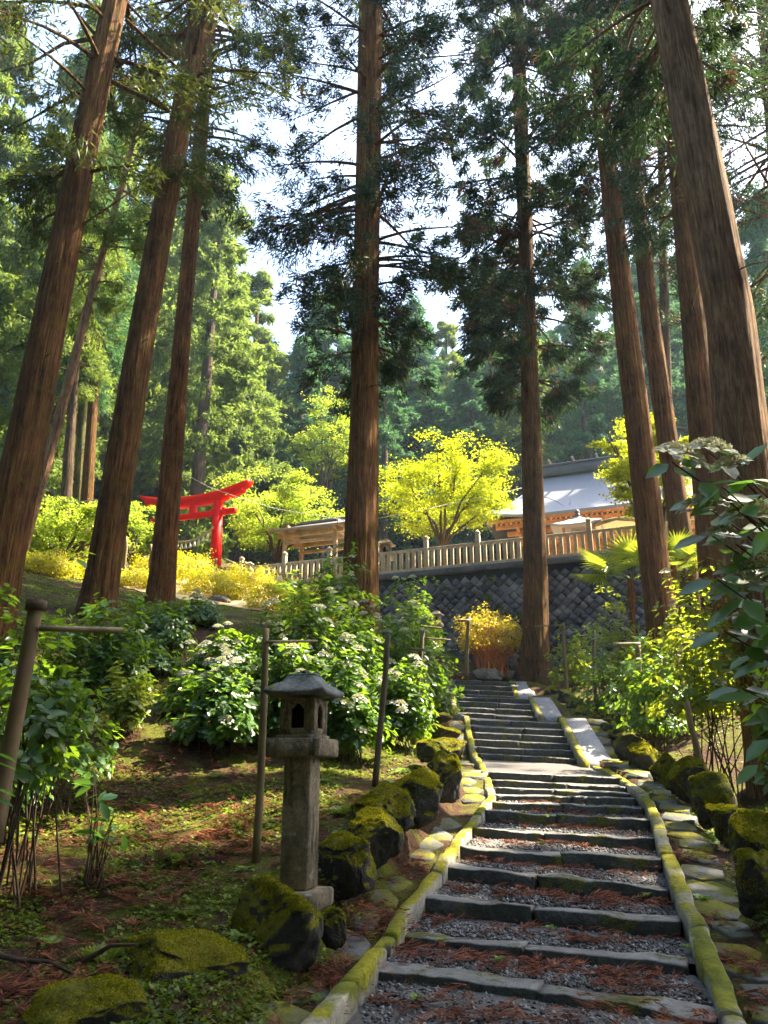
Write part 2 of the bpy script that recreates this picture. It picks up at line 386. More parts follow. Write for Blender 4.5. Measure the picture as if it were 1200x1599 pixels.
M['fence'] = stone_mat('balustrade_stone', (.34, .27, .17), (.52, .42, .27), moss=(.22, .19, .07), moss_amt=.3, up=.2, scale=2.2, bmp=.4)
M['gravel'] = plain_mat('gravel', (.075, .07, .065), .85, .6, 25)
M['red'] = plain_mat('vermilion_paint', (.85, .008, .002), .5, .06, 2, .15)
M['rope'] = plain_mat('straw_rope', (.48, .36, .18), .9)
M['paper'] = plain_mat('white_paper', (.8, .78, .7), .9, .05)
M['timber'] = wood_mat('hinoki_timber', (.48, .20, .07), (.72, .35, .14), (6, 1.2, 6), .65)
M['timber_pale'] = wood_mat('pale_timber', (.42, .27, .14), (.62, .43, .24), (6, 1.2, 6), .7)
M['post'] = wood_mat('stake_wood', (.10, .06, .03), (.24, .16, .08), (6, 6, 1.2), .85, .7)
M['post_dark'] = wood_mat('dark_stake_wood', (.05, .032, .02), (.13, .085, .045), (6, 6, 1.2), .85, .35)
M['bamboo'] = wood_mat('crossbar_wood', (.16, .11, .05), (.30, .22, .11), (1.2, 6, 6), .6, .2)
M['copper'] = plain_mat('grey_roof_metal', (.17, .18, .20), .5, .10, .8, .4, .0)
M['ridge'] = plain_mat('dark_ridge_metal', (.10, .11, .13), .5, .2, 1)
M['roof_pale'] = plain_mat('pale_roof_metal', (.28, .25, .235), .55, .1, 1)
M['tan'] = plain_mat('tan_cloth', (.5, .38, .2), .8, .1, 1)
M['dark'] = plain_mat('near_black', (.008, .008, .008), .9, .2)
M['wire'] = plain_mat('wire_sheath', (.22, .21, .2), .5)
M['ochre'] = plain_mat('sand_path', (.45, .34, .17), .95, .25, 6)

def ground_mat():
    m, nt, b = mat('forest_floor')
    p = pos(nt, obj=False)
    n1 = noise(nt, .9, 8, .7, p, .6); n2 = noise(nt, 22, 6, .75, p); n3 = noise(nt, 5.5, 6, .7, p); n4 = noise(nt, 60, 3, .7, p)
    soil = ramp(nt, n2, [(.3, (.012, .007, .004)), (.5, (.055, .027, .013)), (.68, (.13, .055, .025)), (.8, (.19, .13, .08))])
    mossc = ramp(nt, n4, [(.3, (.025, .034, .003)), (.55, (.10, .11, .006)), (.75, (.21, .20, .010))])
    f = ramp(nt, mth(nt, 'ADD', mth(nt, 'MULTIPLY', n1, .7), mth(nt, 'MULTIPLY', n3, .3)), [(.475, (0, 0, 0)), (.55, (1, 1, 1))])
    c = mixc(nt, f, soil, mossc)
    nt.links.new(c, b.inputs['Base Color']); b.inputs['Roughness'].default_value = .95; b.inputs['Specular IOR Level'].default_value = .2
    bump(nt, b, mth(nt, 'ADD', mth(nt, 'MULTIPLY', n2, .7), mth(nt, 'MULTIPLY', n3, 1.2)), 1.0, .06)
    return m
M['ground'] = ground_mat()

# ------------------------------------------------------------------ stairway table: (Y, left px,py, right px,py, skew, slab depth)
ST = [(4.75, 520, 1640, 1165, 1690, .9, .26), (6.1, 578, 1512, 1117, 1588, 1.0, .28), (7.0, 617, 1462, 1072, 1508, .9, .27), (7.9, 655, 1403, 1062, 1438, .8, .27), (8.85, 695, 1352, 1046, 1390, .7, .27),
      (9.7, 716, 1323, 1033, 1341, .5, .28), (10.7, 740, 1291, 1024, 1312, .4, .28), (11.65, 756, 1268, 1015, 1282, .3, .28), (12.45, 770, 1253, 1005, 1262, .2, .3),
      (12.9, 775, 1240, 992, 1248, .1, .45), (13.35, 774, 1229, 985, 1239, .1, .45), (13.8, 772, 1218, 980, 1228, .1, .45), (14.3, 766, 1205, 972, 1214, .1, .6),
      (17.6, 748, 1176, 915, 1186, .1, .42), (18.02, 745, 1166, 908, 1174, .1, .42), (18.44, 742, 1155, 902, 1163, .1, .42), (18.86, 740, 1144, 896, 1151, .1, .42), (19.28, 738, 1133, 890, 1140, .1, .42), (19.7, 736, 1123, 884, 1129, .1, .7),
      (22.2, 715, 1113, 845, 1120, .1, .42), (22.62, 714, 1104, 842, 1110, .1, .42), (23.04, 713, 1095, 839, 1101, .1, .42), (23.46, 712, 1087, 836, 1092, .1, .7),
      (27.5, 704, 1083, 812, 1088, .1, .42), (27.9, 706, 1076, 810, 1081, .1, .42), (28.3, 708, 1069, 808, 1073, .1, .42), (28.7, 710, 1062, 806, 1065, .1, 1.2)]
steps = []
for (Y, lx, ly, rx, ry, sk, dp) in ST:
    steps.append((P(lx, ly, Y+sk/2), P(rx, ry, Y-sk/2), dp))
SY = np.array([0.5*(a[1]+b[1]) for a, b, _ in steps]); SZ = np.array([0.5*(a[2]+b[2]) for a, b, _ in steps])
SXL = np.array([a[0] for a, b, _ in steps]); SXR = np.array([b[0] for a, b, _ in steps])
KL = [P(*k) for k in [(395, 1690, 4.1), (470, 1599, 4.9), (511, 1554, 5.5), (573, 1492, 6.3), (593, 1469, 6.9), (639, 1404, 8.0), (664, 1379, 8.5), (701, 1325, 9.6), (726, 1294, 10.7), (752, 1260, 11.9), (768, 1239, 13.0), (760, 1205, 14.6), (745, 1180, 16.5), (737, 1167, 17.6), (732, 1140, 18.9), (729, 1115, 20.2), (714, 1111, 20.4), (710, 1100, 21.8), (706, 1085, 23.3), (697, 1074, 27.4), (699, 1060, 29)]]
KR = [P(*k) for k in [(1200, 1700, 4.3), (1147, 1590, 5.3), (1125, 1527, 6.0), (1100, 1480, 6.7), (1080, 1423, 7.4), (1063, 1387, 8.0), (1047, 1343, 9.0), (1037, 1310, 10.1), (1027, 1277, 11.2), (1013, 1247, 12.4), (997, 1230, 13.3), (952, 1202, 15.2), (925, 1191, 17.1)]]
KL = np.array(KL); KR = np.array(KR)
KRall = np.vstack([KR, P(905, 1124, 20.2), P(858, 1118, 21.9), P(842, 1088, 23.8), P(826, 1088, 27.4), P(816, 1063, 29)])

# ------------------------------------------------------------------ terrain
AX = np.array((.933, -.36)); BX = np.array((.36, .933))           # shrine axes: along the wall, into the depth
W0 = np.array((0.0, 34.0)); TERR = 10.36
ctl = [(20, 1590, 5.0), (60, 1500, 6), (250, 1420, 6.8), (20, 1300, 8.5), (230, 1300, 9), (400, 1322, 8.2), (465, 1392, 7.0), (280, 1180, 11), (250, 1100, 13), (300, 1045, 15), (160, 1045, 15), (0, 1050, 14),
       (562, 985, 22), (256, 950, 22), (150, 965, 17), (-8, 990, 15), (330, 932, 30), (330, 891, 38), (262, 888, 41), (100, 905, 33), (-200, 905, 33), (400, 897, 35),
       (1190, 1420, 8), (1180, 1262, 13), (1100, 1190, 16), (1000, 1140, 20), (1100, 1140, 18), (930, 1105, 24), (885, 1082, 27), (835, 1064, 29.5), (1030, 1055, 23), (1125, 1065, 20), (1075, 1035, 26),
       (740, 1042, 31.2), (950, 1030, 30), (1060, 1020, 28), (600, 1010, 26), (690, 1135, 18), (650, 1155, 15.5), (590, 1210, 11.5), (628, 1275, 9), (480, 1130, 13), (420, 1200, 11), (1010, 1420, 7)]
C = [P(*c) for c in ctl] + [np.array(c, float) for c in [(-25, 8, 4.5), (-22, 25, 11), (-32, 42, 18), (18, 8, 1.6), (22, 22, 5.5), (26, 34, 9), (0, -6, -.4), (-10, -6, .2), (10, -6, -.2), (0, 2.5, .05), (-4, 2.5, .25), (4, 2.5, .1), (-8, 6, 1.1), (9, 8, .9), (8, 13, 1.6)]]
C = np.array(C)
def tps(d):
    return np.where(d > 1e-6, d*d*np.log(np.maximum(d, 1e-6)), 0)
_n = len(C); _K = tps(np.linalg.norm(C[:, None, :2]-C[None, :, :2], axis=2)) + np.eye(_n)*1.5
_Pm = np.hstack([np.ones((_n, 1)), C[:, :2]])
_A = np.block([[_K, _Pm], [_Pm.T, np.zeros((3, 3))]])
_w = np.linalg.solve(_A, np.concatenate([C[:, 2], np.zeros(3)]))
def rbf(x, y):
    out = np.empty(len(x))
    for i in range(0, len(x), 20000):
        q = np.stack([x[i:i+20000], y[i:i+20000]], 1)
        out[i:i+20000] = tps(np.linalg.norm(q[:, None]-C[None, :, :2], axis=2)) @ _w[:_n] + _w[_n] + q @ _w[_n+1:]
    return out
def interp(y, Y, V): return np.interp(y, Y, V)
def height(x, y, bumps=True):
    x = np.atleast_1d(np.asarray(x, float)); y = np.atleast_1d(np.asarray(y, float))
    xc = np.clip(x, -34, 28); yc = np.clip(y, -6, 46)
    z = rbf(xc, yc) + (np.abs(x-xc))*.3*(x < 0) + (np.abs(x-xc))*.12*(x > 0)
    if bumps:
        p = np.stack([x, y, np.zeros_like(x)], 1)
        z = z + fbm(p*.9, 3)*.06 + fbm(p*4, 2)*.02
    s = (x-W0[0])*AX[0] + (y-W0[1])*AX[1]; d = (x-W0[0])*BX[0] + (y-W0[1])*BX[1]
    on = sstep(d, .15, .45)*sstep(s, -9, -6) if True else 0
    z = z*(1-on) + TERR*on - (1-on)*0
    far = sstep(d, 6, 14); base = TERR + sstep(-s, 4, 30)*5
    hill = base + np.maximum(0, d-20)*.30 + np.maximum(0, d-30)*.42
    z = z*(1-far) + hill*far
    # stair corridor
    xl = np.interp(y, KL[:, 1], KL[:, 0]); xr = np.interp(y, KRall[:, 1], KRall[:, 0])
    zs = np.interp(y, SY, SZ)
    out = np.maximum(xl-x, x-xr)
    act = (1-sstep(y, 28.8, 29.6))*sstep(y, 2, 4)
    a = (1-sstep(out, .40, .80))*act
    z = z*(1-a) + (zs-.02)*a
    b = (1-sstep(out, -.05, .10))*act
    z = z - b*.45
    return z
def hz(x, y): return float(height([x], [y])[0])
def ground_pt(px, py_guess, Y):
    """ground point in the column px at depth Y"""
    p = P(px, py_guess, Y); return np.array((p[0], Y, hz(p[0], Y)))

xs = np.unique(np.concatenate([np.linspace(-160, -36, 32), np.linspace(-36, -12, 60), np.linspace(-12, 12, 190), np.linspace(12, 34, 56), np.linspace(34, 160, 32)]))
ys = np.unique(np.concatenate([np.linspace(-30, 2, 20), np.linspace(2, 20, 150), np.linspace(20, 36, 110), np.linspace(36, 60, 50), np.linspace(60, 230, 50)]))
gx, gy = np.meshgrid(xs, ys, indexing='xy'); gz = height(gx.ravel(), gy.ravel()).reshape(gx.shape)
gm = MB(); gm.grid(np.stack([gx, gy, gz], 2))
tag(gm.build('ground', M['ground'], smooth=True), kind='structure')

# ------------------------------------------------------------------ stone stairway
def beam(mb, A, B, depth_v, height, seed, n=14, wob=.012, sink=.0):
    """irregular stone block from A to B (front top edge); depth_v horizontal vector to its back"""
    A = np.asarray(A); B = np.asarray(B); t = np.linspace(0, 1, n)
    d = np.linalg.norm(depth_v); r = min(.014, d*.2)
    prof = np.array([(0, -height), (0, -height*.55), (0, -r), (r*.35, -r*.35), (r, 0), (d*.5, .004), (d-.02, 0), (d, -.02), (d, -height)])
    rings = []
    dv = nrm(np.asarray(depth_v, float))
    for k, tt in enumerate(t):
        c = A + (B-A)*tt; e = 1.0
        pts = c[None] + prof[:, :1]*dv[None] + prof[:, 1:]*np.array((0, 0, 1.0))[None]
        rings.append(pts)
    R = np.array(rings); q = R.reshape(-1, 3)
    off = np.stack([fbm(q*4.6+seed*7.7, 4), fbm(q*3.1+seed*3.1+40, 4), fbm(q*2.3+seed+80, 4)], 1)*wob
    R = (q+off).reshape(R.shape)
    mb.loft(R[:, ::-1])
stairs = thing('stone_stairway', 'long weathered stone stairway climbing in flights to the shrine terrace', 'stairs', (steps[1][0][0], steps[1][0][1], steps[1][0][2]-.3))
SO = np.array(stairs.location)
pathmb = MB()
for i, (A, B, dp) in enumerate(steps):
    A = A.copy(); B = B.copy()
    ax = nrm(B-A); dv = np.array((-ax[1], ax[0], 0))*dp; dv[1] = abs(dv[1])
    L = np.linalg.norm(B-A)
    mb = MB(); rr = random.Random(i*5+1)
    cut = .46 + rr.uniform(-.06, .1); cuts = [0, cut, 1]
    if i in (13, 15, 20): cuts = [0, cut*.95, .93, 1]
    for a, b in zip(cuts[:-1], cuts[1:]):
        j = rr.uniform(-.012, .012)
        off = np.array((0, rr.uniform(-.015, .02), j))
        aa = A+(B-A)*(a + (.004 if a > 0 else 0)) + off; bb = A+(B-A)*(b - (.004 if b < 1 else 0)) + off
        beam(mb, aa-SO, bb-SO, dv, .30, i*3+a*10, n=max(12, int(44*(b-a))), wob=.026 if i < 9 else .016)
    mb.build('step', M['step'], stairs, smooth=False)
# gravel bed between the step stones
for i in range(len(steps)-1):
    A, B, dp = steps[i]; A2, B2, _ = steps[i+1]
    ax = nrm(B-A); dv = np.array((-ax[1], ax[0], 0))*(dp*.6)
    nu, nv = 26, 14; u = np.linspace(-.03, 1.03, nu); v = np.linspace(0, 1, nv)
    rise = max(.06, (A2[2]+B2[2]-A[2]-B[2])/2*.9) if i < 9 else .12
    lo = (A+dv)[None]*(1-u[:, None]) + (B+dv)[None]*u[:, None]; hi = (A2[None]*(1-u[:, None]) + B2[None]*u[:, None]) + np.array((0, .06, -rise))
    lo = lo + np.array((0, 0, -.012))
    G = lo[:, None]*(1-v[None, :, None]) + hi[:, None]*v[None, :, None]
    G[..., 2] += fbm(G.reshape(-1, 3)*2.2, 3).reshape(nu, nv)*.012
    pathmb.grid(G, flip=True)
gravel_bed = tag(pathmb.build('gravel_path', M['gravel'], smooth=True), kind='structure')
def kerb_run(pts, width, height, name, parent, o0, piece=1.6, mtl='kerb', lift=0):
    pts = np.asarray(pts, float); seg = np.linalg.norm(np.diff(pts, axis=0), axis=1); cum = np.concatenate([[0], np.cumsum(seg)])
    s = 0; k = 0; rr = random.Random(int(abs(pts[0][0])*100)+3)
    brk = [0]
    while brk[-1] < cum[-1]-.5: brk.append(min(cum[-1], brk[-1]+piece*rr.uniform(.7, 1.2)))
    if brk[-1] < cum[-1]: brk.append(cum[-1])
    for a, b in zip(brk[:-1], brk[1:]):
        inner = [c for c in cum if a+.05 < c < b-.05]
        ss = np.array(sorted(set([a+.012] + inner + [b-.012] + list(np.arange(a+.1, b-.1, .18)))))
        c = np.stack([np.interp(ss, cum, pts[:, j]) for j in range(3)], 1)
        t = nrm(np.gradient(c, axis=0)); sd = nrm(np.stack([-t[:, 1], t[:, 0], np.zeros(len(t))], 1))
        w = width/2; r = .018
        prof = [(-w, -height), (-w, -r), (-w+r, 0), (0, .006), (w-r, 0), (w, -r), (w, -height)]
        R = np.stack([c + sd*p + np.array((0, 0, q+lift)) for p, q in prof], 1)
        q = R.reshape(-1, 3); R = (q + np.stack([fbm(q*3+9, 3), fbm(q*3+33, 3), fbm(q*3+55, 3)], 1)*.022 + np.array((rr.uniform(-.015, .015), 0, rr.uniform(-.015, .012)))).reshape(R.shape)
        mb = MB(); mb.loft(R-o0); mb.build(name, M[mtl], parent)
kl = thing('stone_kerb', 'moss streaked stone kerb bending along the left edge of the stairway', 'kerb', KL[2]-np.array((0, 0, .3)))
kerb_run(KL, .13, .34, 'kerb_stone', kl, np.array(kl.location), lift=-.03)
kr = thing('stone_kerb', 'moss covered stone kerb along the right edge of the lower steps', 'kerb', KR[2]-np.array((0, 0, .3)))
kerb_run(KR, .15, .34, 'kerb_stone', kr, np.array(kr.location), lift=-.03)
RL = ['widest smooth stone ramp slab right of the middle flight of steps', 'smooth stone ramp slab between middle and top flight of steps', 'sunlit stone ramp slab below the cedar at the stair top']
for lab, a, b, w in zip(RL, [(899, 1122, 19.9), (846, 1089, 23.6), (815, 1064, 29.0)], [(942, 1194, 16.7), (866, 1121, 21.7), (826, 1090, 27.2)], [.52, .52, .62]):
    A = P(*a); B = P(*b); o = thing('ramp_slab', lab, 'ramp', B-np.array((0, 0, .3)), group='ramp slabs beside the upper steps')
    mb = MB(); oo = np.array(o.location); n = 12; t = np.linspace(0, 1, n)[:, None]; c = B*(1-t)+A*t
    tt = nrm(A-B); sd = nrm(np.array((-tt[1], tt[0], 0)))
    R = np.stack([c+sd*p+np.array((0, 0, q)) for p, q in [(-w/2, -.5), (-w/2, -.02), (-w/2+.02, 0), (0, .004), (w/2-.02, 0), (w/2, -.02), (w/2, -.5)]], 1)
    q = R.reshape(-1, 3); R = (q+np.stack([fbm(q*2, 3), fbm(q*2+5, 3), fbm(q*2+8, 3)], 1)*.012).reshape(R.shape)
    mb.loft(R-oo); mb.build('slab', M['ramp'], o)
    n2 = 6; mb = MB(); c2 = B*(1-np.linspace(0, 1, n2)[:, None])+A*np.linspace(0, 1, n2)[:, None]; e = sd*(w/2+.075)
    R = np.stack([c2+e+sd*p+np.array((0, 0, q+.03)) for p, q in [(-.07, -.4), (-.07, 0), (.07, 0), (.07, -.4)]], 1); mb.loft(R-oo); mb.build('edging', M['kerb'], o)
# loose flagstones outside the kerbs
fl = MB(); rr = random.Random(4)
def flagstone(c, r, seed, h=.022):
    n = 6; rg = random.Random(seed); an = [2*math.pi*k/n + rg.uniform(-.3, .3) for k in range(n)]
    rad = [r*rg.uniform(.75, 1.15) for _ in range(n)]
    slope = (hz(c[0], c[1]+.3)-hz(c[0], c[1]-.3))/.6
    ring = lambda k, dz: [(c[0]+math.cos(a)*q*k, c[1]+math.sin(a)*q*k*1.2, c[2]+dz+slope*math.sin(a)*q*k*1.2) for a, q in zip(an, rad)]
    fl.loft(np.array([ring(1, -.15), ring(1, h-.008), ring(.97, h)]))
for (K, sg) in ((KL, -1), (KRall, 1)):
    yy = 4.6
    while yy < 21:
        x = np.interp(yy, K[:, 1], K[:, 0]) + sg*(.34+rr.uniform(-.05, .06)); r = rr.uniform(.20, .29)
        if not (sg < 0 and rr.random() < .25): flagstone((x, yy, hz(x, yy)), r, int(yy*100)+sg)
        yy += r*2.15
tag(fl.build('flagstone_path', M['flag']), kind='structure')

# pebbles on the treads (stuff)
def pebbles():
    pts = []
    for i in range(0, 9):
        A, B, dp = steps[i]; A2, B2, _ = steps[i+1]; n = [1500, 2000, 1800, 1500, 1100, 900, 700, 500, 300][i]
        u = RNG.uniform(.01, .99, n)[:, None]; v = RNG.uniform(0.0, 1, n)[:, None]
        ax = nrm(B-A); dv = np.array((-ax[1], ax[0], 0))*dp*.95
        rise = max(.06, (A2[2]+B2[2]-A[2]-B[2])/2*.9)
        lo = (A+dv)*(1-u)+(B+dv)*u; hi = A2*(1-u)+B2*u + np.array((0, 0, -rise))
        pts.append(lo*(1-v)+hi*v)
    Q = np.vstack(pts); n = len(Q); r = RNG.uniform(.008, .024, n)[:, None, None]
    O = np.array([(1, 0, 0), (0, 1, 0), (-1, 0, 0), (0, -1, 0), (0, 0, .75), (0, 0, -.75), (.7, .7, .35), (-.7, -.6, .4)], float)[:6]
    V = Q[:, None] + r*(O[None] + RNG.normal(0, .28, (n, 6, 3)))
    T = np.array([(0, 1, 4), (1, 2, 4), (2, 3, 4), (3, 0, 4), (1, 0, 5), (2, 1, 5), (3, 2, 5), (0, 3, 5)])
    m, nt, b = mat('pebble_stone'); g = N(nt, 'ShaderNodeNewGeometry')
    nt.links.new(ramp(nt, g.outputs['Random Per Island'], [(0, (.03, .03, .03)), (.6, (.10, .098, .095)), (1, (.26, .25, .235))]), b.inputs['Base Color']); b.inputs['Roughness'].default_value = .7
    tag(link('gravel', mesh_np('gravel', V.reshape(-1, 3), (np.arange(n)[:, None, None]*6+T[None]).reshape(-1, 3), m)), kind='stuff')
pebbles()

# ------------------------------------------------------------------ fallen needles, moss tufts (stuff)
def on_steps(n, i0=0, i1=8):
    out = []
    for k in range(n):
        i = random.randint(i0, i1); A, B, dp = steps[i]; A2, B2, _ = steps[i+1]
        u = random.random(); v = random.random()**.8; lo = (A*(1-u)+B*u) + np.array((0, dp*.9, 0)); hi = A2*(1-u)+B2*u
        p = lo*(1-v)+hi*v; p[2] = lo[2]*(1-v) + (hi[2]-(hi[2]-lo[2])*.9)*v + .012
        out.append(p)
    return out
def sprig_cloud():
    V = []; Q = []; n0 = 0
    def sprig(c, L, rng, up=.02):
        nonlocal n0
        a = rng.uniform(0, 2*math.pi); bend = rng.uniform(-1.2, 1.2); m = int(rng.integers(7, 12)); p = np.array(c, float); pts = []; dirs = []
        for k in range(m):
            ang = a + bend*k/m; d = np.array((math.cos(ang), math.sin(ang), 0)); pts.append(p.copy()); dirs.append(d); p = p + d*L/m
        pts = np.array(pts); dirs = np.array(dirs)
        zz = up*np.sin(np.linspace(0, math.pi, m))*rng.uniform(.4, 1.6) ; pts[:, 2] += zz
        P2 = np.repeat(pts, 4, 0); D2 = np.repeat(dirs, 4, 0)
        sd = np.stack([-D2[:, 1], D2[:, 0], np.zeros(len(D2))], 1)*np.where(np.arange(len(D2)) % 2, 1, -1)[:, None]
        A = nrm(D2*.9 + sd*rng.uniform(.15, .6, len(D2))[:, None] + np.array((0, 0, 1))*rng.uniform(-.15, .35, len(D2))[:, None])
        S = nrm(np.cross(A, np.array((0, 0, 1.0)) + rng.normal(0, .4, A.shape)))
        v, q = blades(P2, A, S, L*rng.uniform(.25, .5, len(D2)), np.full(len(D2), .0075)*rng.uniform(.7, 1.5, len(D2)))
        V.append(v); Q.append(q+n0); n0 += len(v)
    rng = np.random.default_rng(3)
    dens = []
    for p in on_steps(70): dens.append((p, .28))
    # thick mats of needles: (u position on a tread, tread, spread)
    for (i, u, sp, n) in [(1, .18, .22, 26), (1, .35, .18, 18), (1, .62, .25, 20), (0, .3, .3, 26), (0, .75, .3, 22), (2, .5, .3, 16), (2, .75, .2, 10), (3, .25, .3, 22), (3, .62, .28, 26), (3, .85, .2, 22), (4, .2, .25, 14), (4, .75, .2, 12), (2, .1, .2, 10), (1, .85, .25, 22), (5, .5, .3, 12), (6, .3, .3, 12), (6, .7, .3, 12), (7, .5, .3, 10), (12, .7, .4, 10), (4, .55, .2, 8)]:
        A, B, dp = steps[i]; A2, B2, _ = steps[i+1]; v = .55
        for k in range(n):
            uu = min(.98, max(.02, u+rng.normal(0, sp*.5))); vv = min(.98, max(.1, v+rng.normal(0, .22)))
            lo = A*(1-uu)+B*uu+np.array((0, dp, 0)); hi = A2*(1-uu)+B2*uu; p = lo*(1-vv)+hi*vv; p[2] = lo[2] + max(0, (hi[2]-lo[2])*.1)*vv + .01 + rng.uniform(0, .03)
            dens.append((p, .26))
    for p, L in dens: sprig(p, L*rng.uniform(.6, 1.2), rng)
    # on the banks
    for (px, Y, r, n) in [(300, 7.6, .7, 60), (380, 8.4, .6, 60), (250, 8.6, .8, 50), (330, 9.5, .9, 60), (210, 7.0, .5, 22), (120, 5.6, .35, 22), (20, 5.4, .4, 26), (60, 5.2, .4, 20), (450, 9.5, .6, 30), (545, 6.4, .22, 26), (520, 5.9, .2, 20), (590, 7.4, .22, 24), (600, 7.9, .25, 24), (640, 9.2, .25, 16), (560, 9.5, .5, 26), (510, 5.2, .2, 16), (1095, 7.6, .16, 10), (1130, 6.6, .16, 20), (1075, 9.5, .2, 12), (1150, 5.9, .25, 14), (200, 12, 1.2, 30), (120, 8.5, .5, 20), (-40, 8, .8, 20), (400, 11.5, 1.0, 40), (250, 10.5, 1.2, 70), (120, 10, 1.0, 50), (330, 12.0, 1.0, 50), (60, 7.2, .6, 40), (180, 6.4, .5, 30)]:
        c = P(px, 1300, Y)
        for k in range(n):
            x = c[0]+rng.normal(0, r*.6); y = Y+rng.normal(0, r*.6); sprig((x, y, hz(x, y)+.012), rng.uniform(.16, .34), rng, .04)
    tag(link('fallen_needles', mesh_np('fallen_needles', np.vstack(V), np.vstack(Q), M['needles_fallen'])), kind='stuff')
sprig_cloud()
def cover_cloud():
    rng = np.random.default_rng(11); n = 110000
    y = 4.2 + 22*rng.random(n)**1.7; x = (rng.random(n)-.62)*y*1.25
    xl = np.interp(y, KL[:, 1], KL[:, 0])-.35; xr = np.interp(y, KRall[:, 1], KRall[:, 0])+.55
    dn = fbm(np.stack([x*.9, y*.9, 0*x+3], 1), 3)
    ok = ((x < xl) | (x > xr)) & (dn+rng.normal(0, .22, n) > .10)
    x = x[ok]; y = y[ok]; n = len(x); z = height(x, y)
    sc = rng.uniform(.6, 1.7, n)*(.75+.02*y)
    V = []; Q = []; n0 = 0
    for k in range(3):
        a = rng.uniform(0, 2*math.pi, n); A = nrm(np.stack([np.cos(a), np.sin(a), rng.uniform(.05, .7, n)], 1)); S = nrm(np.cross(A, np.array((0, 0, 1.0))+rng.normal(0, .3, (n, 3))))
        v, q = blades(np.stack([x, y, z+rng.uniform(0, .025, n)], 1), A, S, .034*sc, .024*sc); V.append(v); Q.append(q+n0); n0 += len(v)
    tag(link('ground_cover', mesh_np('ground_cover', np.vstack(V), np.vstack(Q), M['cover'])), kind='stuff')
cover_cloud()

# ------------------------------------------------------------------ cedars
def trunk_mesh(pts, rad, seed, mtl, seg=88, flare=0.0, limbs=None):
    """pts local axis points, rad radii; furrowed bark"""
    pts = np.asarray(pts); zz = pts[:, 2]; n = int(max(30, (zz[-1]-zz[0])/.35)); z = np.linspace(zz[0], zz[-1], n)
    c = np.stack([np.interp(z, zz, pts[:, j]) for j in range(3)], 1); r = np.interp(z, zz, rad)
    h = z-z[0]; r = r*(1+flare*np.exp(-np.maximum(h-.6, 0)/.7))
    th = np.arange(seg)/seg*2*math.pi
    q = np.stack([np.cos(th)[None]*2.6+np.zeros((n, 1)), np.sin(th)[None]*2.6+np.zeros((n, 1)), z[:, None]*.22+np.zeros((1, seg))], 2)
    f = 1 + .05*fbm(q.reshape(-1, 3)*1.0+seed*5, 2).reshape(n, seg) + .03*vnoise(q.reshape(-1, 3)*4+seed).reshape(n, seg) + .028*np.abs(vnoise(q.reshape(-1, 3)*np.array((8.5, 8.5, 3.2))+seed*3)).reshape(n, seg)
    lob = flare*.5*np.exp(-h/1.0)[:, None]*np.cos(th*5+seed)[None]
    c[:, 0] += vnoise(np.stack([z*.15, z*0+seed, z*0], 1))*.02; c[:, 1] += vnoise(np.stack([z*.15, z*0+seed+9, z*0], 1))*.02
    R = c[:, None] + np.stack([np.cos(th)[None]*r[:, None]*(f+lob), np.sin(th)[None]*r[:, None]*(f+lob), np.zeros((n, seg))], 2)
    mb = limbs if limbs is not None else MB(); mb.loft(R); return mb.me('trunk', mtl, True)

def cedar_crown(axis, z0, z1, rmax, nb, seed, nsp=9, nbl=34, bl=(.16, .34), bw=.04, sparse_low=.5, side=None):
    """axis(z)->(x,y); returns needle verts/quads and branch MB. Clumpy drooping sprays along branches."""
    rng = np.random.default_rng(seed); PV = []; QV = []; n0 = 0; bm = MB()
    for b in range(nb):
        t = rng.random()**1.0; z = z0+(z1-z0)*t
        az = rng.uniform(0, 2*math.pi) if side is None else side + rng.normal(0, 1.0)
        prof = (min(1, .45+t*2.2) if t < .25 else 1.0-.82*max(0, (t-.35)/.65)**1.1)
        L = rmax*prof*rng.uniform(.55, 1.12)
        rise = rng.uniform(-.15, .35); dr = rng.uniform(.12, .45)
        k = np.linspace(0, 1, 7)
        d = np.array((math.cos(az), math.sin(az)))
        ox, oy = axis(z)
        wob = rng.normal(0, .05, 2)*L
        bp = np.stack([ox+d[0]*k*L+wob[0]*k*k, oy+d[1]*k*L+wob[1]*k*k, z+rise*L*k - dr*L*k*k*(1.0) + .18*L*np.maximum(0, k-.7)], 1)
        bm.tube(bp, np.linspace(.045+.006*L, .008, 7), 5, False)
        m = int(nsp*(.5+.5*L/rmax)) + 1
        for s in range(m):
            kk = rng.uniform(.28, 1.0)**.75
            c = np.array([np.interp(kk, k, bp[:, j]) for j in range(3)])
            lat = rng.normal(0, .20*L*(.4+kk*.5)); c = c + np.array((-d[1], d[0], 0))*lat*.8 + np.array((0, 0, rng.normal(-.12, .16)))
            main = nrm(np.array((d[0], d[1], 0))*rng.uniform(.3, 1) + np.array((-d[1], d[0], 0))*np.sign(lat)*rng.uniform(0, .7) + np.array((0, 0, rng.uniform(-1.3, .05))))
            nbk = int(nbl*rng.uniform(.9, 2.4)); sz = rng.uniform(.15, .42)
            cp = c + rng.normal(0, 1, (nbk, 3))*np.array((.55, .55, .38))*sz
            A = nrm(main[None]*1.0 + rng.normal(0, .55, (nbk, 3))); S = perp(A, rdir(nbk, rng))
            v, q = blades(cp, A, S, rng.uniform(bl[0], bl[1], nbk), bw*rng.uniform(.7, 1.4, nbk)); PV.append(v); QV.append(q+n0); n0 += len(v)
    return np.vstack(PV), np.vstack(QV), bm

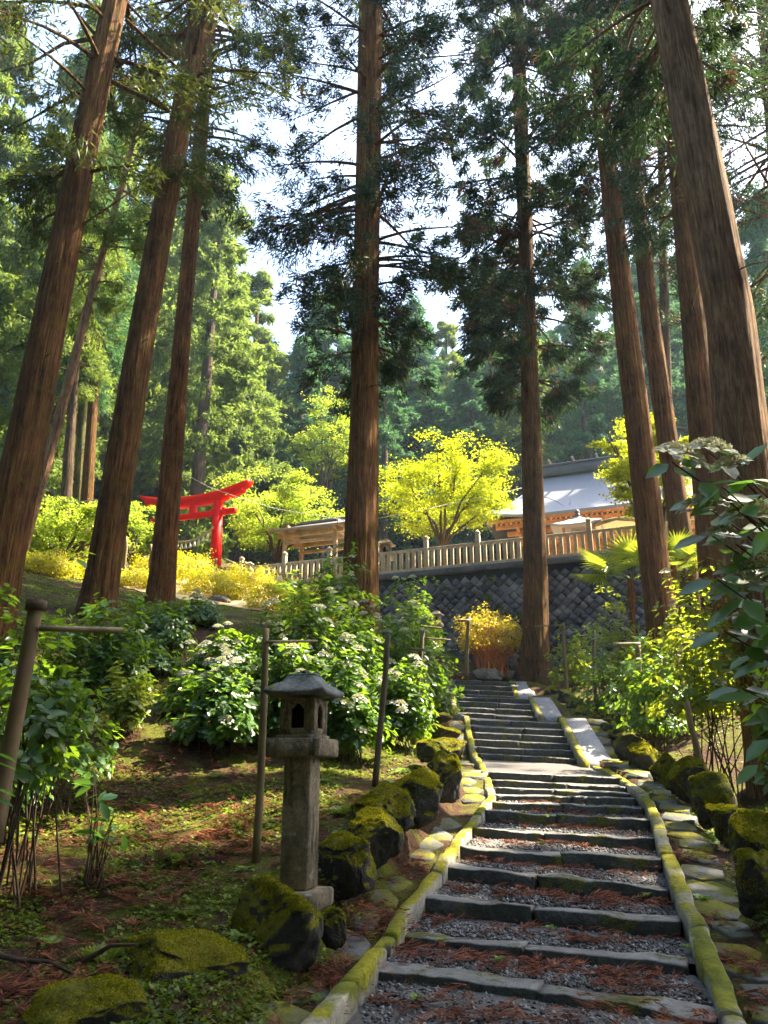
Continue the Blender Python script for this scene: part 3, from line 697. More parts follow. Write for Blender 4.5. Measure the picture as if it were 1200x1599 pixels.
def near_cedar(label, pts, Y, crown, seed, mtl='bark', nmat='needle', flare=.12, group='tall cedars around the stairway', below=.5, extra=None):
    """pts: photo (x, y, width) samples down the trunk; crown: dict"""
    W = []; R = []
    for (px, py, w) in pts:
        p = P(px, py, Y); W.append(p); R.append(w*.5*mpp(py, Y))
    W = np.array(W); R = np.array(R); o = np.argsort(W[:, 2]); W = W[o]; R = R[o]
    gz0 = hz(W[0, 0], Y)-below
    d = (W[-1]-W[0])/(W[-1, 2]-W[0, 2])
    base = W[0]+d*(gz0-W[0, 2]); base[2] = gz0
    top = W[-1]+d*14.0
    pts3 = np.vstack([base, W[W[:, 2] > gz0+.3], top]); rad = np.concatenate([[R[0]*1.12], R[W[:, 2] > gz0+.3], [R[-1]*.35]])
    t = thing('cedar_tree', label, 'tree', base, group=group)
    loc = pts3-base
    bm = None
    axis = lambda z: (np.interp(z, loc[:, 2], loc[:, 0]), np.interp(z, loc[:, 2], loc[:, 1]))
    if crown:
        c = dict(crown); ztop = loc[-1, 2]
        z0 = P(600, c.pop('y0'), Y)[2]-base[2]; z1 = min(ztop, c.pop('z1', ztop+1))
        V, Q, bm = cedar_crown(axis, z0, z1, seed=seed, **c)
        # dead twigs below the crown
        rng = random.Random(seed)
        for k in range(c.get('stubs', 5) if 'stubs' in c else 6):
            z = z0*(.55+.45*rng.random()); az = rng.uniform(0, 6.28); ox, oy = axis(z); L = rng.uniform(.5, 1.6)
            kk = np.linspace(0, 1, 5); bm.tube(np.stack([ox+math.cos(az)*L*kk, oy+math.sin(az)*L*kk, z+.15*kk*L-.5*L*kk*kk], 1), np.linspace(.025, .006, 5), 4, False)
        for e in (extra or []):
            q = np.array([P(a, b2, yy)-base for a, b2, yy in e[0]]); bm.tube(q, np.linspace(e[1], .01, len(q)), 6, False)
        link('crown', mesh_np('crown', V, Q, M[nmat]), t)
    link('trunk', trunk_mesh(loc, rad, seed, M[mtl], flare=flare, limbs=bm), t)
    return t

near_cedar('thick dark cedar at far left leaning behind the tied wooden stake', [(0, 900, 62), (79, 500, 48), (129, 250, 41), (181, 0, 34)], 15, dict(y0=330, rmax=3.6, nb=62, nsp=8, nbl=30), 1, nmat='needle_warm', flare=.1,
           extra=[([(148, 60, 15), (100, 68, 14.6), (50, 98, 14.4), (0, 112, 14.2)], .06), ([(198, 32, 15), (245, 75, 15.2), (290, 118, 15.4), (338, 140, 15.6), (400, 118, 15.8), (448, 60, 16)], .055), ([(150, 55, 15), (120, 20, 14.8), (90, -10, 14.6)], .05), ([(182, 105, 15), (212, 82, 14.8)], .06), ([(130, 350, 15), (175, 320, 15), (225, 285, 15)], .03)])
near_cedar('reddish brown cedar leaning right, just left of the thin cedar by the torii', [(158, 910, 51), (225, 500, 39), (271, 250, 34), (318, 0, 29)], 17.5, dict(y0=290, rmax=3.6, nb=62, nsp=8, nbl=30), 2, nmat='needle_warm')
near_cedar('slender cedar standing in front of the left half of the red torii', [(255, 880, 38), (287, 500, 25), (318, 160, 20), (332, 0, 17)], 23, dict(y0=300, rmax=4.6, nb=100, nsp=9, nbl=32), 3)
near_cedar('central cedar with furrowed trunk rising behind the white hydrangeas', [(563, 900, 54), (573, 500, 38), (578, 250, 34), (582, 0, 31)], 22, dict(y0=600, rmax=4.2, nb=160, nsp=10, nbl=40), 4)
near_cedar('thin cedar half hidden behind the left edge of the central cedar', [(552, 800, 18), (556, 600, 16), (562, 300, 12), (566, 0, 9)], 25.5, dict(y0=560, rmax=2.4, nb=45, nsp=8, nbl=28), 5, flare=.05)
near_cedar('straight cedar with flared sunlit base at the top of the stairs', [(836, 1050, 44), (837, 900, 36), (825, 500, 24), (816, 250, 22), (807, 0, 20)], 29.5, dict(y0=640, rmax=4.8, nb=200, nsp=9, nbl=42, bl=(.25, .48), bw=.058), 6, flare=.28)
near_cedar('mossy cedar on the right bank in front of the palm, leaning left', [(1024, 900, 43), (977, 500, 34), (948, 250, 26), (918, 0, 19)], 23, dict(y0=330, rmax=3.7, nb=100, nsp=9, nbl=30), 7)
near_cedar('cedar with gold mossy edge just right of the leaning cedar by the palm', [(1070, 880, 34), (1017, 500, 27), (990, 250, 20), (962, 0, 15)], 26, dict(y0=420, rmax=3.8, nb=100, nsp=9, nbl=30), 8)
near_cedar('dark cedar partly hidden behind the nearest trunk on the right', [(1120, 900, 52), (1083, 500, 35), (1044, 150, 16), (1030, 0, 14)], 20, dict(y0=350, rmax=3.8, nb=80, nsp=9, nbl=30), 9)
near_cedar('nearest and thickest cedar trunk at the right edge with ribbed pinkish bark', [(1180, 900, 86), (1163, 750, 80), (1141, 500, 69), (1094, 250, 61), (1045, 0, 54)], 13.5, dict(y0=110, rmax=4.6, nb=80, nsp=9, nbl=34), 10, mtl='bark_grey')
near_cedar('thin greenish trunk seen between the right hand cedars', [(1045, 800, 18), (1040, 550, 15), (1035, 300, 12), (1028, 0, 9)], 31, dict(y0=520, rmax=3.0, nb=60, nsp=8, nbl=28), 11, mtl='bark_far', flare=.05)
near_cedar('cedar at the right border behind the thickest trunk with sparse hanging branches', [(1262, 900, 34), (1235, 500, 28), (1190, 0, 18)], 24, dict(y0=560, rmax=4.4, nb=130, nsp=9, nbl=30), 12)
LG = 'cedars of the left grove'
near_cedar('pale sunlit trunk leaning right behind the far left cedar', [(42, 830, 18), (80, 700, 16), (112, 580, 14), (138, 480, 12)], 25, dict(y0=500, rmax=2.4, nb=45, nsp=8, nbl=28, z1=24), 13, mtl='bark_grey', nmat='needle_lit', flare=.05, group=LG)
near_cedar('grey trunk left of the ivy green trunk in the left grove', [(102, 800, 17), (108, 700, 15), (118, 560, 12)], 31, dict(y0=600, rmax=2.6, nb=70, nsp=8, nbl=28), 14, mtl='bark_far', nmat='needle_lit', flare=.08, group=LG)
near_cedar('ivy green trunk in the middle of the left grove', [(121, 800, 15), (126, 700, 13), (134, 560, 11)], 34, dict(y0=610, rmax=2.6, nb=70, nsp=8, nbl=28), 15, mtl='bark_ivy', nmat='needle_far', flare=.08, group=LG)
near_cedar('brown trunk right of the ivy green one in the left grove', [(134, 800, 19), (140, 700, 16), (150, 560, 13)], 33, dict(y0=620, rmax=2.6, nb=70, nsp=8, nbl=28), 16, mtl='bark', nmat='needle_far', flare=.08, group=LG)
# unseen cedars right of the frame, added to shade the lower stairs
for k, (x, y, h) in enumerate([(11.5, 9.5, 30), (16.0, 12.5, 32), (10.5, 4.0, 28), (15, 2, 31)]):
    z = hz(x, y)-.4; t = thing('cedar_tree', 'unseen cedar beyond the right edge, added to shade the stairs', 'tree', (x, y, z), group='cedars to the right of the stairway')
    if k == 0:
        loc = np.array([(0, 0, 0), (.1, 0, 15), (.15, 0, 34)]); 
        V, Q, bm = cedar_crown(lambda z: (.01*z*.5, 0), 9, 33, 3.9, 130, 78, 9, 32, (.25, .45), .06); sh_cr = mesh_np('crown', V, Q, M['needle']); sh_tr = trunk_mesh(loc, np.array((.5, .35, .08)), 77, M['bark'], flare=.15, limbs=bm)
    link('trunk', sh_tr, t); link('crown', sh_cr, t); t.rotation_euler = (0, 0, k*1.7); t.scale = (1, 1, h/33)

# background cedars: four shapes, copied
def far_cedar_parts(seed, nm, H=25, z0=5, rmax=3.6, nb=150):
    V, Q, bm = cedar_crown(lambda z: (0, 0), z0, H, rmax, nb, seed, 7, 42, (.20, .42), .085)
    tr = trunk_mesh(np.array([(0, 0, 0), (0, 0, H*.5), (0, 0, H)]), np.array((.42, .28, .05)), seed, M['bark_far'], 16, .1)
    return tr, mesh_np('crown', V, Q, M[nm])
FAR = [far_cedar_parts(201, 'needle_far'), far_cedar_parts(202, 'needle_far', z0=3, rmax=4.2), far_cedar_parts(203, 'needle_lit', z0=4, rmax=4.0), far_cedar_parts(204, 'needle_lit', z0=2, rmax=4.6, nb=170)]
def far_cedar(px, Y, ytop, kind, label, group, rz, sw=1.0):
    top = P(px, ytop, Y); z = hz(top[0], Y)-.3; h = max(8, top[2]-z)
    t = thing('cedar_tree', label, 'tree', (top[0], Y, z), rz, group); s = h/25
    t.scale = (s*sw, s*sw, s)
    link('trunk', FAR[kind][0], t); link('crown', FAR[kind][1], t)
    return t
rr = random.Random(21)
for (x, y) in [(-4, -6), (3, -7.5), (9, -5), (-10, -4), (-15, -10), (-7, -13), (0, -14), (7, -14), (14, -9), (20, -3), (-20, -2), (-13, 2), (-17, 8), (-24, 10), (-3, -21), (6, -22), (15, -18), (-14, -19), (22, -12), (-9, -1.5), (-19, 4), (-22, 17), (-27, 4), (-1.5, -9), (12, -13), (-6, -9), (4, -11)]:  # unseen cedars added to block sky light from behind and left
    t = thing('cedar_tree', 'unseen cedar round the viewpoint, added to block sky light', 'tree', (x, y, hz(x, y)-.3), rr.uniform(0, 6), 'cedars behind the viewpoint'); q = rr.uniform(.9, 1.25); t.scale = (q*1.15, q*1.15, q)
    link('trunk', FAR[1][0], t); link('crown', FAR[1][1], t)
# recognisable ones
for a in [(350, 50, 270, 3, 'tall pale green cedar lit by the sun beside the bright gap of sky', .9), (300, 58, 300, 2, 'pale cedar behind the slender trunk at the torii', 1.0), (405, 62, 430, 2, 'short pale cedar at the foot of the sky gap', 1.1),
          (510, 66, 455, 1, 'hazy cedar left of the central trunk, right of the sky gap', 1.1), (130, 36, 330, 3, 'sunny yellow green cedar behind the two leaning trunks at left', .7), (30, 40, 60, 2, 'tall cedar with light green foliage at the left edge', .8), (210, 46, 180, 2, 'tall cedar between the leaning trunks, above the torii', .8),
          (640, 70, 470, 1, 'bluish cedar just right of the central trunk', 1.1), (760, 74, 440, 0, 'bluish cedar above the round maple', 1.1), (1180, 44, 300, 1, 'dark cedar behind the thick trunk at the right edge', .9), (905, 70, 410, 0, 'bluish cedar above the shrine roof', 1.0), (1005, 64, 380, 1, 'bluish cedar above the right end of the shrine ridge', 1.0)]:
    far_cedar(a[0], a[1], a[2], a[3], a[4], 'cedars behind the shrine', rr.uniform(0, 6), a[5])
for (px, Y) in [(-40, 30), (18, 38), (-90, 40), (165, 42)]:
    far_cedar(px, Y, rr.uniform(-60, 160), rr.choice((2, 3)), {165: 'pale green cedar in the grove between the two leaning trunks'}.get(px, 'cedar in the grove behind the left edge of the picture'), 'cedars of the left grove', rr.uniform(0, 6), .62)
cnt = 0
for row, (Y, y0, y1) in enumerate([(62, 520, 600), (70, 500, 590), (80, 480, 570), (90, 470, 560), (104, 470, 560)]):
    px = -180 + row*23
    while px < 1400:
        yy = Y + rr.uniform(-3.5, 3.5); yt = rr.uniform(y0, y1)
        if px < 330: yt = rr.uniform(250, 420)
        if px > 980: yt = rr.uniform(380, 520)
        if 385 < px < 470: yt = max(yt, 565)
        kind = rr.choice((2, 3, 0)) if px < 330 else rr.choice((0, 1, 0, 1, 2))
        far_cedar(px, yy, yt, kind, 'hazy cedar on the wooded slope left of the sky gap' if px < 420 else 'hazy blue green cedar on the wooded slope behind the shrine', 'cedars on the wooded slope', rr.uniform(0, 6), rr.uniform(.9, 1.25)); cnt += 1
        px += rr.uniform(55, 95)*(62/Y)**.5

# ------------------------------------------------------------------ broadleaf trees and shrubs
def maple(label, px, py_base, Y, wpx, y_top, y_low, mtl, seed, nleaf=15000, lsz=.13):
    nleaf = int(nleaf*1.7); lsz *= .78
    base = P(px, py_base, Y); base[2] = hz(base[0], Y) if True else base[2]
    t = thing('maple_tree', label, 'tree', base, group='maples on the shrine terrace')
    rng = np.random.default_rng(seed); w = wpx*mpp(760, Y)/2; top = P(px, y_top, Y)[2]-base[2]; low = P(px, y_low, Y)[2]-base[2]
    mb = MB(); pads = []
    fork = max(.5, low*.75); mb.tube([(0, 0, -.3), (.05, 0, fork*.5), (.0, .02, fork)], [.16, .13, .11], 8)
    for k in range(9):
        az = k*2.4+rng.uniform(-.4, .4); el = rng.uniform(.25, 1.0); R = w*rng.uniform(.55, .95)*(1-.35*max(0, el-.4))
        zt = low + (top-low)*min(.95, (.15+.75*el*rng.uniform(.8, 1.1)))
        k5 = np.linspace(0, 1, 6); pp = np.stack([math.cos(az)*R*k5, math.sin(az)*R*k5*.9, fork+(zt-fork)*k5**.75], 1); pp[1:, :2] += rng.normal(0, .08, (5, 2))
        mb.tube(pp, np.linspace(.085, .02, 6), 6)
        for s in range(5):
            f = rng.uniform(.35, 1.0); c = np.array([np.interp(f, k5, pp[:, j]) for j in range(3)]); a2 = az+rng.normal(0, 1.0); l2 = rng.uniform(.3, .8)*w*.5
            e = c+np.array((math.cos(a2)*l2, math.sin(a2)*l2, rng.uniform(.05, .45)*l2)); mb.tube([c, (c+e)/2+np.array((0, 0, .06)), e], [.028, .02, .008], 5); pads.append(e); pads.append((c+e)/2)
    for k in range(46):                                            # fill the dome
        d = rdir(1, rng)[0]; d[2] = abs(d[2]); f = rng.uniform(.55, 1.0); q = .58+.42*float(sstep(np.array(d[2]), 0, .4)); pads.append(np.array((d[0]*w*f*q, d[1]*w*f*.9*q, low+(top-low)*(.12+.85*d[2]*f))))
    pads = np.array(pads); n = nleaf; pi = rng.integers(0, len(pads), n); sz = rng.uniform(.25, .55, len(pads))*w*.42
    c = pads[pi] + rng.normal(0, 1, (n, 3))*np.array((1, 1, .26))*sz[pi][:, None]*.6
    c[:, 2] -= .10*np.linalg.norm(c[:, :2]-pads[pi][:, :2], axis=1)
    Nn = nrm(np.array((0, 0, 1.0))+rng.normal(0, .55, (n, 3))); A = perp(Nn, rdir(n, rng)); S = np.cross(Nn, A)
    V1, Q1 = blades(c, A, S, lsz*rng.uniform(.7, 1.3, n), lsz*.75*rng.uniform(.7, 1.2, n))
    link('crown', mesh_np('crown', V1, Q1, M[mtl]), t); mb.build('trunk', M['stem'], t, smooth=True)
    return t
maple('round yellow green maple glowing in the sun above the stone balustrade', 690, 850, 36.5, 222, 676, 838, 'maple', 31, 14500, .15)
maple('pale yellow green maple between the torii and the roofed pavilion', 432, 870, 40.5, 190, 722, 868, 'maple_pale', 32, 14000, .15)
maple('bright yellow green maple behind the right hand cedar trunks', 1034, 950, 28.6, 150, 610, 830, 'maple', 33, 11000, .14)
maple('sunlit green tree far behind the torii grove', 505, 790, 56, 120, 610, 740, 'maple_pale', 34, 5000, .2)
maple('sunny shrub like maple behind the leaning cedars at left', 100, 880, 30, 200, 770, 880, 'maple_pale', 35, 8000, .15)
maple('lit maple between the slender cedar and the leaning cedar left of the torii', 205, 880, 36, 120, 770, 880, 'maple_pale', 36, 6000, .15)

def flower_head_mesh(kind):
    """lacecap: a flat disc of buds ringed by four-petalled florets"""
    rng = np.random.default_rng(5+kind); V = []; Q = []; Q3 = []; n0 = 0; n = 240
    r = .068*np.sqrt(rng.random(n)); a = rng.uniform(0, 6.28, n); c = np.stack([r*np.cos(a), r*np.sin(a), 0.022-r*r*5+rng.uniform(0, .008, n)], 1)
    A = nrm(rng.normal(0, 1, (n, 3))); S = perp(A, rdir(n, rng)); v, q = blades(c, A, S, np.full(n, .017), np.full(n, .014)); V.append(v); Q.append(q); n0 += len(v)
    nb = len(q)
    for k in range(9 if kind == 0 else 16):
        a = k*6.28/9+rng.uniform(-.2, .2); R = .085 if kind == 0 else .085*math.sqrt(rng.random()); ce = np.array((math.cos(a)*R, math.sin(a)*R, -.005 + (.0 if kind == 0 else .03-R*R*5)))
        tilt = nrm(np.array((math.cos(a)*.45, math.sin(a)*.45, 1))+rng.normal(0, .2, 3)); u = perp(tilt[None], np.array([[.3, .2, .1]]))[0]; w = np.cross(tilt, u)
        for p in range(4):
            b = p*math.pi/2+rng.uniform(-.1, .1); A = (u*math.cos(b)+w*math.sin(b))[None]; S = np.cross(tilt[None], A)
            v, q = broad(ce[None], A, S, tilt[None], np.array([.030]), np.array([.030]), .12); V.append(v); Q3.append(q+n0); n0 += len(v)
    me = mesh_np('flower_head', np.vstack(V), [np.vstack(Q), np.vstack(Q3)]); me.materials.append(M['floret']); me.materials.append(M['petal'])
    mi = np.ones(len(me.polygons), np.int32); mi[:nb] = 0; me.polygons.foreach_set('material_index', mi)
    return me
FLOW = [flower_head_mesh(0), flower_head_mesh(1)]
def shrub(name, label, cat, c, rad, nleaf, lsz, mtl, seed, nflow=0, group=None, fsc=1.0, kind='broad', hollow=.45, stems=7, leggy=.0, stemmat='stem', lw=.6):
    """c: ground point; rad (rx, ry, h). Foliage in small whorled clusters on a lumpy dome, with stems."""
    rng = np.random.default_rng(seed); rx, ry, h = rad
    t = thing(name, label, cat, c, 0, group)
    ncl = max(12, nleaf//9); d = rdir(ncl, rng); d[:, 2] = np.abs(d[:, 2])*1.0-.12
    f = hollow+(1-hollow)*rng.random(ncl)**.6
    lump = (1+.45*fbm(d*1.9+seed*3.3, 3))*np.where(rng.random(ncl) < .10, rng.uniform(1.1, 1.35, ncl), 1)
    lo = leggy*h
    cc = np.stack([d[:, 0]*rx*f*lump, d[:, 1]*ry*f*lump, lo+(h-lo)*(.10+.9*np.clip(d[:, 2], 0, 1)*f*lump)], 1)
    sb = MB()
    for k in range(stems*3):
        e = cc[rng.integers(0, ncl)]; s = np.array((rng.normal(0, .3*rx), rng.normal(0, .3*ry), -.1)); m = s*.35+e*.65+np.array((0, 0, .1*h)); m[:2] *= .7
        kk = np.linspace(0, 1, 6)[:, None]; sb.tube((1-kk)**2*s+2*kk*(1-kk)*m+kk*kk*e, np.linspace(.006+.0022*h, .002, 6)*(3.0 if stemmat != 'stem' else 1), 5, False)
    sb.build('stems', M[stemmat], t)
    n = int(nleaf*1.25); ci = rng.integers(0, ncl, n)
    if kind == 'broad':
        axis = nrm(d*np.array((.8, .8, .5))+np.array((0, 0, .7))+rng.normal(0, .15, (ncl, 3)))[ci]
        out = nrm(np.cross(axis, rdir(n, rng))); Nn = nrm(axis*rng.uniform(.6, 1.2, n)[:, None] - out*rng.uniform(-.2, .5, n)[:, None] + rng.normal(0, .2, (n, 3)))
        A = nrm(out - Nn*np.sum(out*Nn, 1)[:, None]); S = np.cross(Nn, A)
        pp = cc[ci] + out*lsz*.25 + axis*rng.uniform(-1.2, .2, n)[:, None]*lsz
        ls = rng.uniform(.35, 1.15, n); V, T = broad(pp, A, S, Nn, lsz*ls, lsz*lw*ls*rng.uniform(.8, 1.15, n), .22)
    else:
        Nn = nrm(d[ci]*.7+np.array((0, 0, .5))+rng.normal(0, .5, (n, 3))); A = perp(Nn, rdir(n, rng)); S = np.cross(Nn, A)
        V, T = blades(cc[ci]+rng.normal(0, lsz*1.1, (n, 3)), A, S, lsz*rng.uniform(.6, 1.3, n), lsz*.6*rng.uniform(.7, 1.2, n))
    link('foliage', mesh_np('foliage', V, T, M[mtl]), t)
    if nflow:
        o = np.argsort(-(d[:, 2]*1.0+.6*(-d[:, 1])+rng.normal(0, .35, ncl)))[:nflow]
        for k in o:
            fo = link('flower_head', FLOW[0], t); fo.location = cc[k]+d[k]*lsz*.6+np.array((0, 0, lsz*.35)); nn = Vector(nrm(d[k]*.7+np.array((0, 0, .8))+rng.normal(0, .2, 3)))
            fo.rotation_euler = nn.to_track_quat('Z', 'Y').to_euler(); s = fsc*rng.uniform(.8, 1.25); fo.scale = (s, s, s)
    return t
HG = 'white hydrangea bushes'
def hyd(label, px, Y, wpx, ytop, nleaf, nfl, seed, mtl='hyd', lsz=.15, ybase=None, fsc=1.0, leggy=.1, name='hydrangea_bush', group=HG, hollow=.4):
    nfl = int(nfl*.85)
    w = wpx*mpp(1000, Y)/2; c = ground_pt(px, 1000, Y); top = P(px, ytop, Y)[2]
    return shrub(name, label, 'bush', c, (w, w*.85, max(.4, top-c[2])), nleaf, lsz, mtl, seed, nfl, group, fsc, leggy=leggy, hollow=hollow)
hyd('white flowered hydrangea nearest the lantern on its left', 352, 13.2, 150, 965, 2600, 26, 41)
hyd('tall white hydrangea directly behind the stone lantern', 452, 14, 185, 905, 3400, 34, 42)
hyd('white hydrangea between the lantern and the central cedar', 545, 14.6, 150, 930, 2800, 30, 43)
hyd('white hydrangea bush below the central cedar trunk', 610, 16.5, 140, 925, 2600, 26, 44)
hyd('small white hydrangea at the left edge of the upper steps', 668, 17.5, 92, 985, 1500, 16, 45)
hyd('hydrangea with tall flower stalks reaching over the torii bank', 520, 18.5, 150, 862, 2400, 20, 46)
hyd('hydrangea with white heads in front of the retaining wall', 640, 21, 110, 900, 1600, 14, 47)
hyd('white hydrangea in the shade left of the lantern stake', 345, 11.4, 150, 1020, 2200, 16, 141)
hyd('white hydrangea drooping just above the lantern roof', 455, 11.8, 130, 1000, 2200, 20, 142)
hyd('white hydrangea right of the lantern roof', 545, 11.9, 120, 1005, 2200, 22, 143)
hyd('white hydrangea beside the dark broken stake', 622, 13.4, 110, 1010, 2000, 18, 144)
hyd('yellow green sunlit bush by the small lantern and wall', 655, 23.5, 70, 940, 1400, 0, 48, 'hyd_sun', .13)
hyd('low bush behind the left hydrangeas beside the slender cedar', 250, 16, 120, 935, 1700, 0, 49)
hyd('leafy bush at the foot of the leaning cedar', 165, 13, 150, 905, 2000, 0, 50)
hyd('dark bush between slender cedar and white hydrangeas', 300, 18.5, 110, 930, 1400, 4, 51)
hyd('leggy hydrangea behind the wooden stake at the left edge', 70, 7.0, 190, 930, 950, 0, 52, 'hyd', .14, leggy=.35, hollow=.25)
hyd('leafy hydrangea at the left edge behind the leggy one', 0, 10.5, 200, 915, 1500, 2, 53, 'hyd')
hyd('small hydrangea seedling with bluish leaves on the moss', 190, 7.4, 75, 1190, 26, 0, 54, 'hyd_dark', .17, leggy=.3, hollow=.1)
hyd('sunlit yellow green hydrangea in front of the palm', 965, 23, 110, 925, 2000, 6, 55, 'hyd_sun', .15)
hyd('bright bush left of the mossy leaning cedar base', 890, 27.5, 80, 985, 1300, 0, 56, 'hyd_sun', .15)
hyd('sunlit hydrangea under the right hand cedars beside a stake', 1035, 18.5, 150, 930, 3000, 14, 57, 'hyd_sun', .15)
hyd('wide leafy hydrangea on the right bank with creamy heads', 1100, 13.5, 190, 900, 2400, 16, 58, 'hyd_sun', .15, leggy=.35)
hyd('green hydrangea under the thick right trunk', 1010, 16, 120, 985, 1700, 0, 59, 'hyd', .15, leggy=.25)
hyd('bush behind the stakes on the right bank', 940, 21, 90, 1000, 1500, 0, 60, 'hyd', .14)
hyd('leafy hydrangea overhanging the right edge below the near branch', 1215, 7.6, 130, 960, 380, 4, 61, 'hyd', .17, leggy=.4)
AZ = 'clipped azaleas below the torii'
for k, (px, Y, w, yt, lab) in enumerate([(285, 31, 100, 855, 'largest clipped yellow azalea below the slender cedar'), (340, 30, 90, 897, 'round yellow azalea below the red torii pillar'), (380, 31, 70, 885, 'yellow azalea right of the torii pillar'), (240, 33, 60, 870, 'yellow azalea left of the slender cedar'), (430, 29, 80, 900, 'yellow azalea behind the white hydrangeas'), (110, 28, 130, 880, 'yellow green shrub between the two leaning cedars'), (60, 25, 100, 905, 'sunlit shrub beside the far left cedar'), (210, 29, 70, 905, 'sunlit azalea beside the leaning cedar foot'), (480, 27, 90, 905, 'yellow azalea left of the central cedar')]):
    w2 = w*mpp(900, Y)/2; c = ground_pt(px, 900, Y); shrub('azalea_bush', lab, 'bush', c, (w2, w2*.9, max(.6, P(px, yt, Y)[2]-c[2])), 5200, .085, 'azalea', 70+k, 0, AZ, kind='small', hollow=.82)
# vase shaped azalea at the stair top
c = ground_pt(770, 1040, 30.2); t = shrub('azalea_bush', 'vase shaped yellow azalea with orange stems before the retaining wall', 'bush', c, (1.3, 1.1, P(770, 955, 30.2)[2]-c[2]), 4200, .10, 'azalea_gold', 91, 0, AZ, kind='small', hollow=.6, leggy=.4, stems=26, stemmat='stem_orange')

for k, (px, Y, w, yt, n, lab) in enumerate([(235, 14.5, 120, 985, 1500, 'loose bush on the slope below the slender cedar'), (120, 9.2, 150, 985, 900, 'airy bush between the capped stake and the leaning cedar'), (210, 11.5, 90, 1020, 700, 'small yellow green bush on the sunny slope'), (40, 8.3, 150, 985, 900, 'bushy hydrangea behind the capped stake'), (290, 12.5, 70, 1040, 700, 'low bush left of the white hydrangeas')]):
    hyd(lab, px, Y, w, yt, n, 0, 160+k, 'hyd' if k != 2 else 'hyd_sun', .13, leggy=.15, hollow=.25)
# near hydrangea branch at the right edge
def near_branch():
    rng = np.random.default_rng(8); Y = 3.7; c = np.array((2.9, 3.9, hz(2.9, 3.9)))
    t = thing('hydrangea_bush', 'near hydrangea branch with creamy lacecap heads and bluish leaves at right edge', 'bush', c, 0, HG)
    sb = MB(); PV = []; TV = []; n0 = 0
    tips = [(1050, 722), (1100, 700), (1128, 760), (1090, 782), (1160, 800), (1170, 748), (1110, 835), (1150, 850), (1195, 770), (1205, 690), (1190, 850), (1120, 905), (1165, 930), (1195, 960), (1130, 985), (1180, 1020), (1195, 1090), (1160, 1075), (1205, 1150), (1190, 1190), (1230, 900), (1240, 1000), (1140, 950), (1210, 820)]
    fl = [(1068, 708, 1.1), (1110, 697, 1.0), (1098, 785, 1.0), (1172, 797, 1.15), (1140, 722, .8), (1150, 912, 1.1), (1183, 965, 1.0), (1125, 830, .7), (1185, 880, .8)]
    for (px, py) in tips:
        yy = Y+rng.uniform(-.35, .5); e = P(px, py, yy)-c; s = np.array((rng.normal(0, .08), rng.normal(0, .08), -.1)); m = np.array((s[0]*.3+e[0]*.15, s[1]+(e[1]-s[1])*.3, e[2]*.75))
        kk = np.linspace(0, 1, 9)[:, None]; pts = (1-kk)**2*s+2*kk*(1-kk)*m+kk*kk*e; sb.tube(pts, np.linspace(.016, .004, 9), 6, False)
        n = 6; up = nrm(np.array((-.2, -.55, .8))+rng.normal(0, .22, 3))
        for k in range(n):
            f = 1-.055*(k//2); p = np.array([np.interp(f, kk[:, 0], pts[:, j]) for j in range(3)])
            a = k*math.pi + (k//2)*1.57 + rng.uniform(-.3, .3); u = perp(up[None], np.array([[0, 1, .2]]))[0]; w = np.cross(up, u); out = u*math.cos(a)+w*math.sin(a)
            A = nrm(out+np.array((0, 0, rng.uniform(-.35, .1)))); S = perp(up[None], A[None])[0]; S = -S; Nn = np.cross(A, S); Nn = Nn*np.sign(Nn[2]+1e-6)
            v, q = broad(p[None]+A*.02, A[None], S[None], Nn[None], np.array([rng.uniform(.13, .20)]), np.array([rng.uniform(.08, .115)]), .18); PV.append(v); TV.append(q+n0); n0 += len(v)
    sb.build('stems', M['stem'], t); link('foliage', mesh_np('foliage', np.vstack(PV), np.vstack(TV), M['hyd_dark']), t)
    for (px, py, s) in fl:
        fo = link('flower_head', FLOW[0], t); fo.location = P(px, py, Y)-c; fo.rotation_euler = Vector((-.15+rng.normal(0, .2), -.45, .9)).to_track_quat('Z', 'Y').to_euler(); fo.scale = (s*1.35,)*3
near_branch()
# near leaves entering at the left edge
def left_leaves():
    rng = np.random.default_rng(9); c = np.array((-1.75, 3.0, hz(-1.75, 3.0))); t = thing('hydrangea_bush', 'bluish hydrangea leaves poking in at the lower left edge', 'bush', c, 0, HG)
    sb = MB(); PV = []; TV = []; n0 = 0
    for (px, py, yy) in [(-12, 1175, 3.0), (-14, 1230, 2.9), (-30, 1120, 3.1)]:
        e = P(px, py, yy)-c; kk = np.linspace(0, 1, 7)[:, None]; m = np.array((e[0]*.2, e[1]*.3, e[2]*.8)); pts = 2*kk*(1-kk)*m+kk*kk*e; sb.tube(pts, np.linspace(.01, .003, 7), 5, False)
        for k in range(6):
            a = k*1.9+rng.uniform(0, 1); A = nrm(np.array((math.cos(a), math.sin(a), -.15)))[None]; S = perp(np.array([[0, 0, 1.0]]), A); v, q = broad(e[None]-np.array((0, 0, .03*(k//2))), A, S, np.array([[0, 0, 1.0]]), np.array([.10]), np.array([.055]), .2); PV.append(v); TV.append(q+n0); n0 += len(v)
    sb.build('stems', M['stem'], t); link('foliage', mesh_np('foliage', np.vstack(PV), np.vstack(TV), M['hyd_dark']), t)
left_leaves()

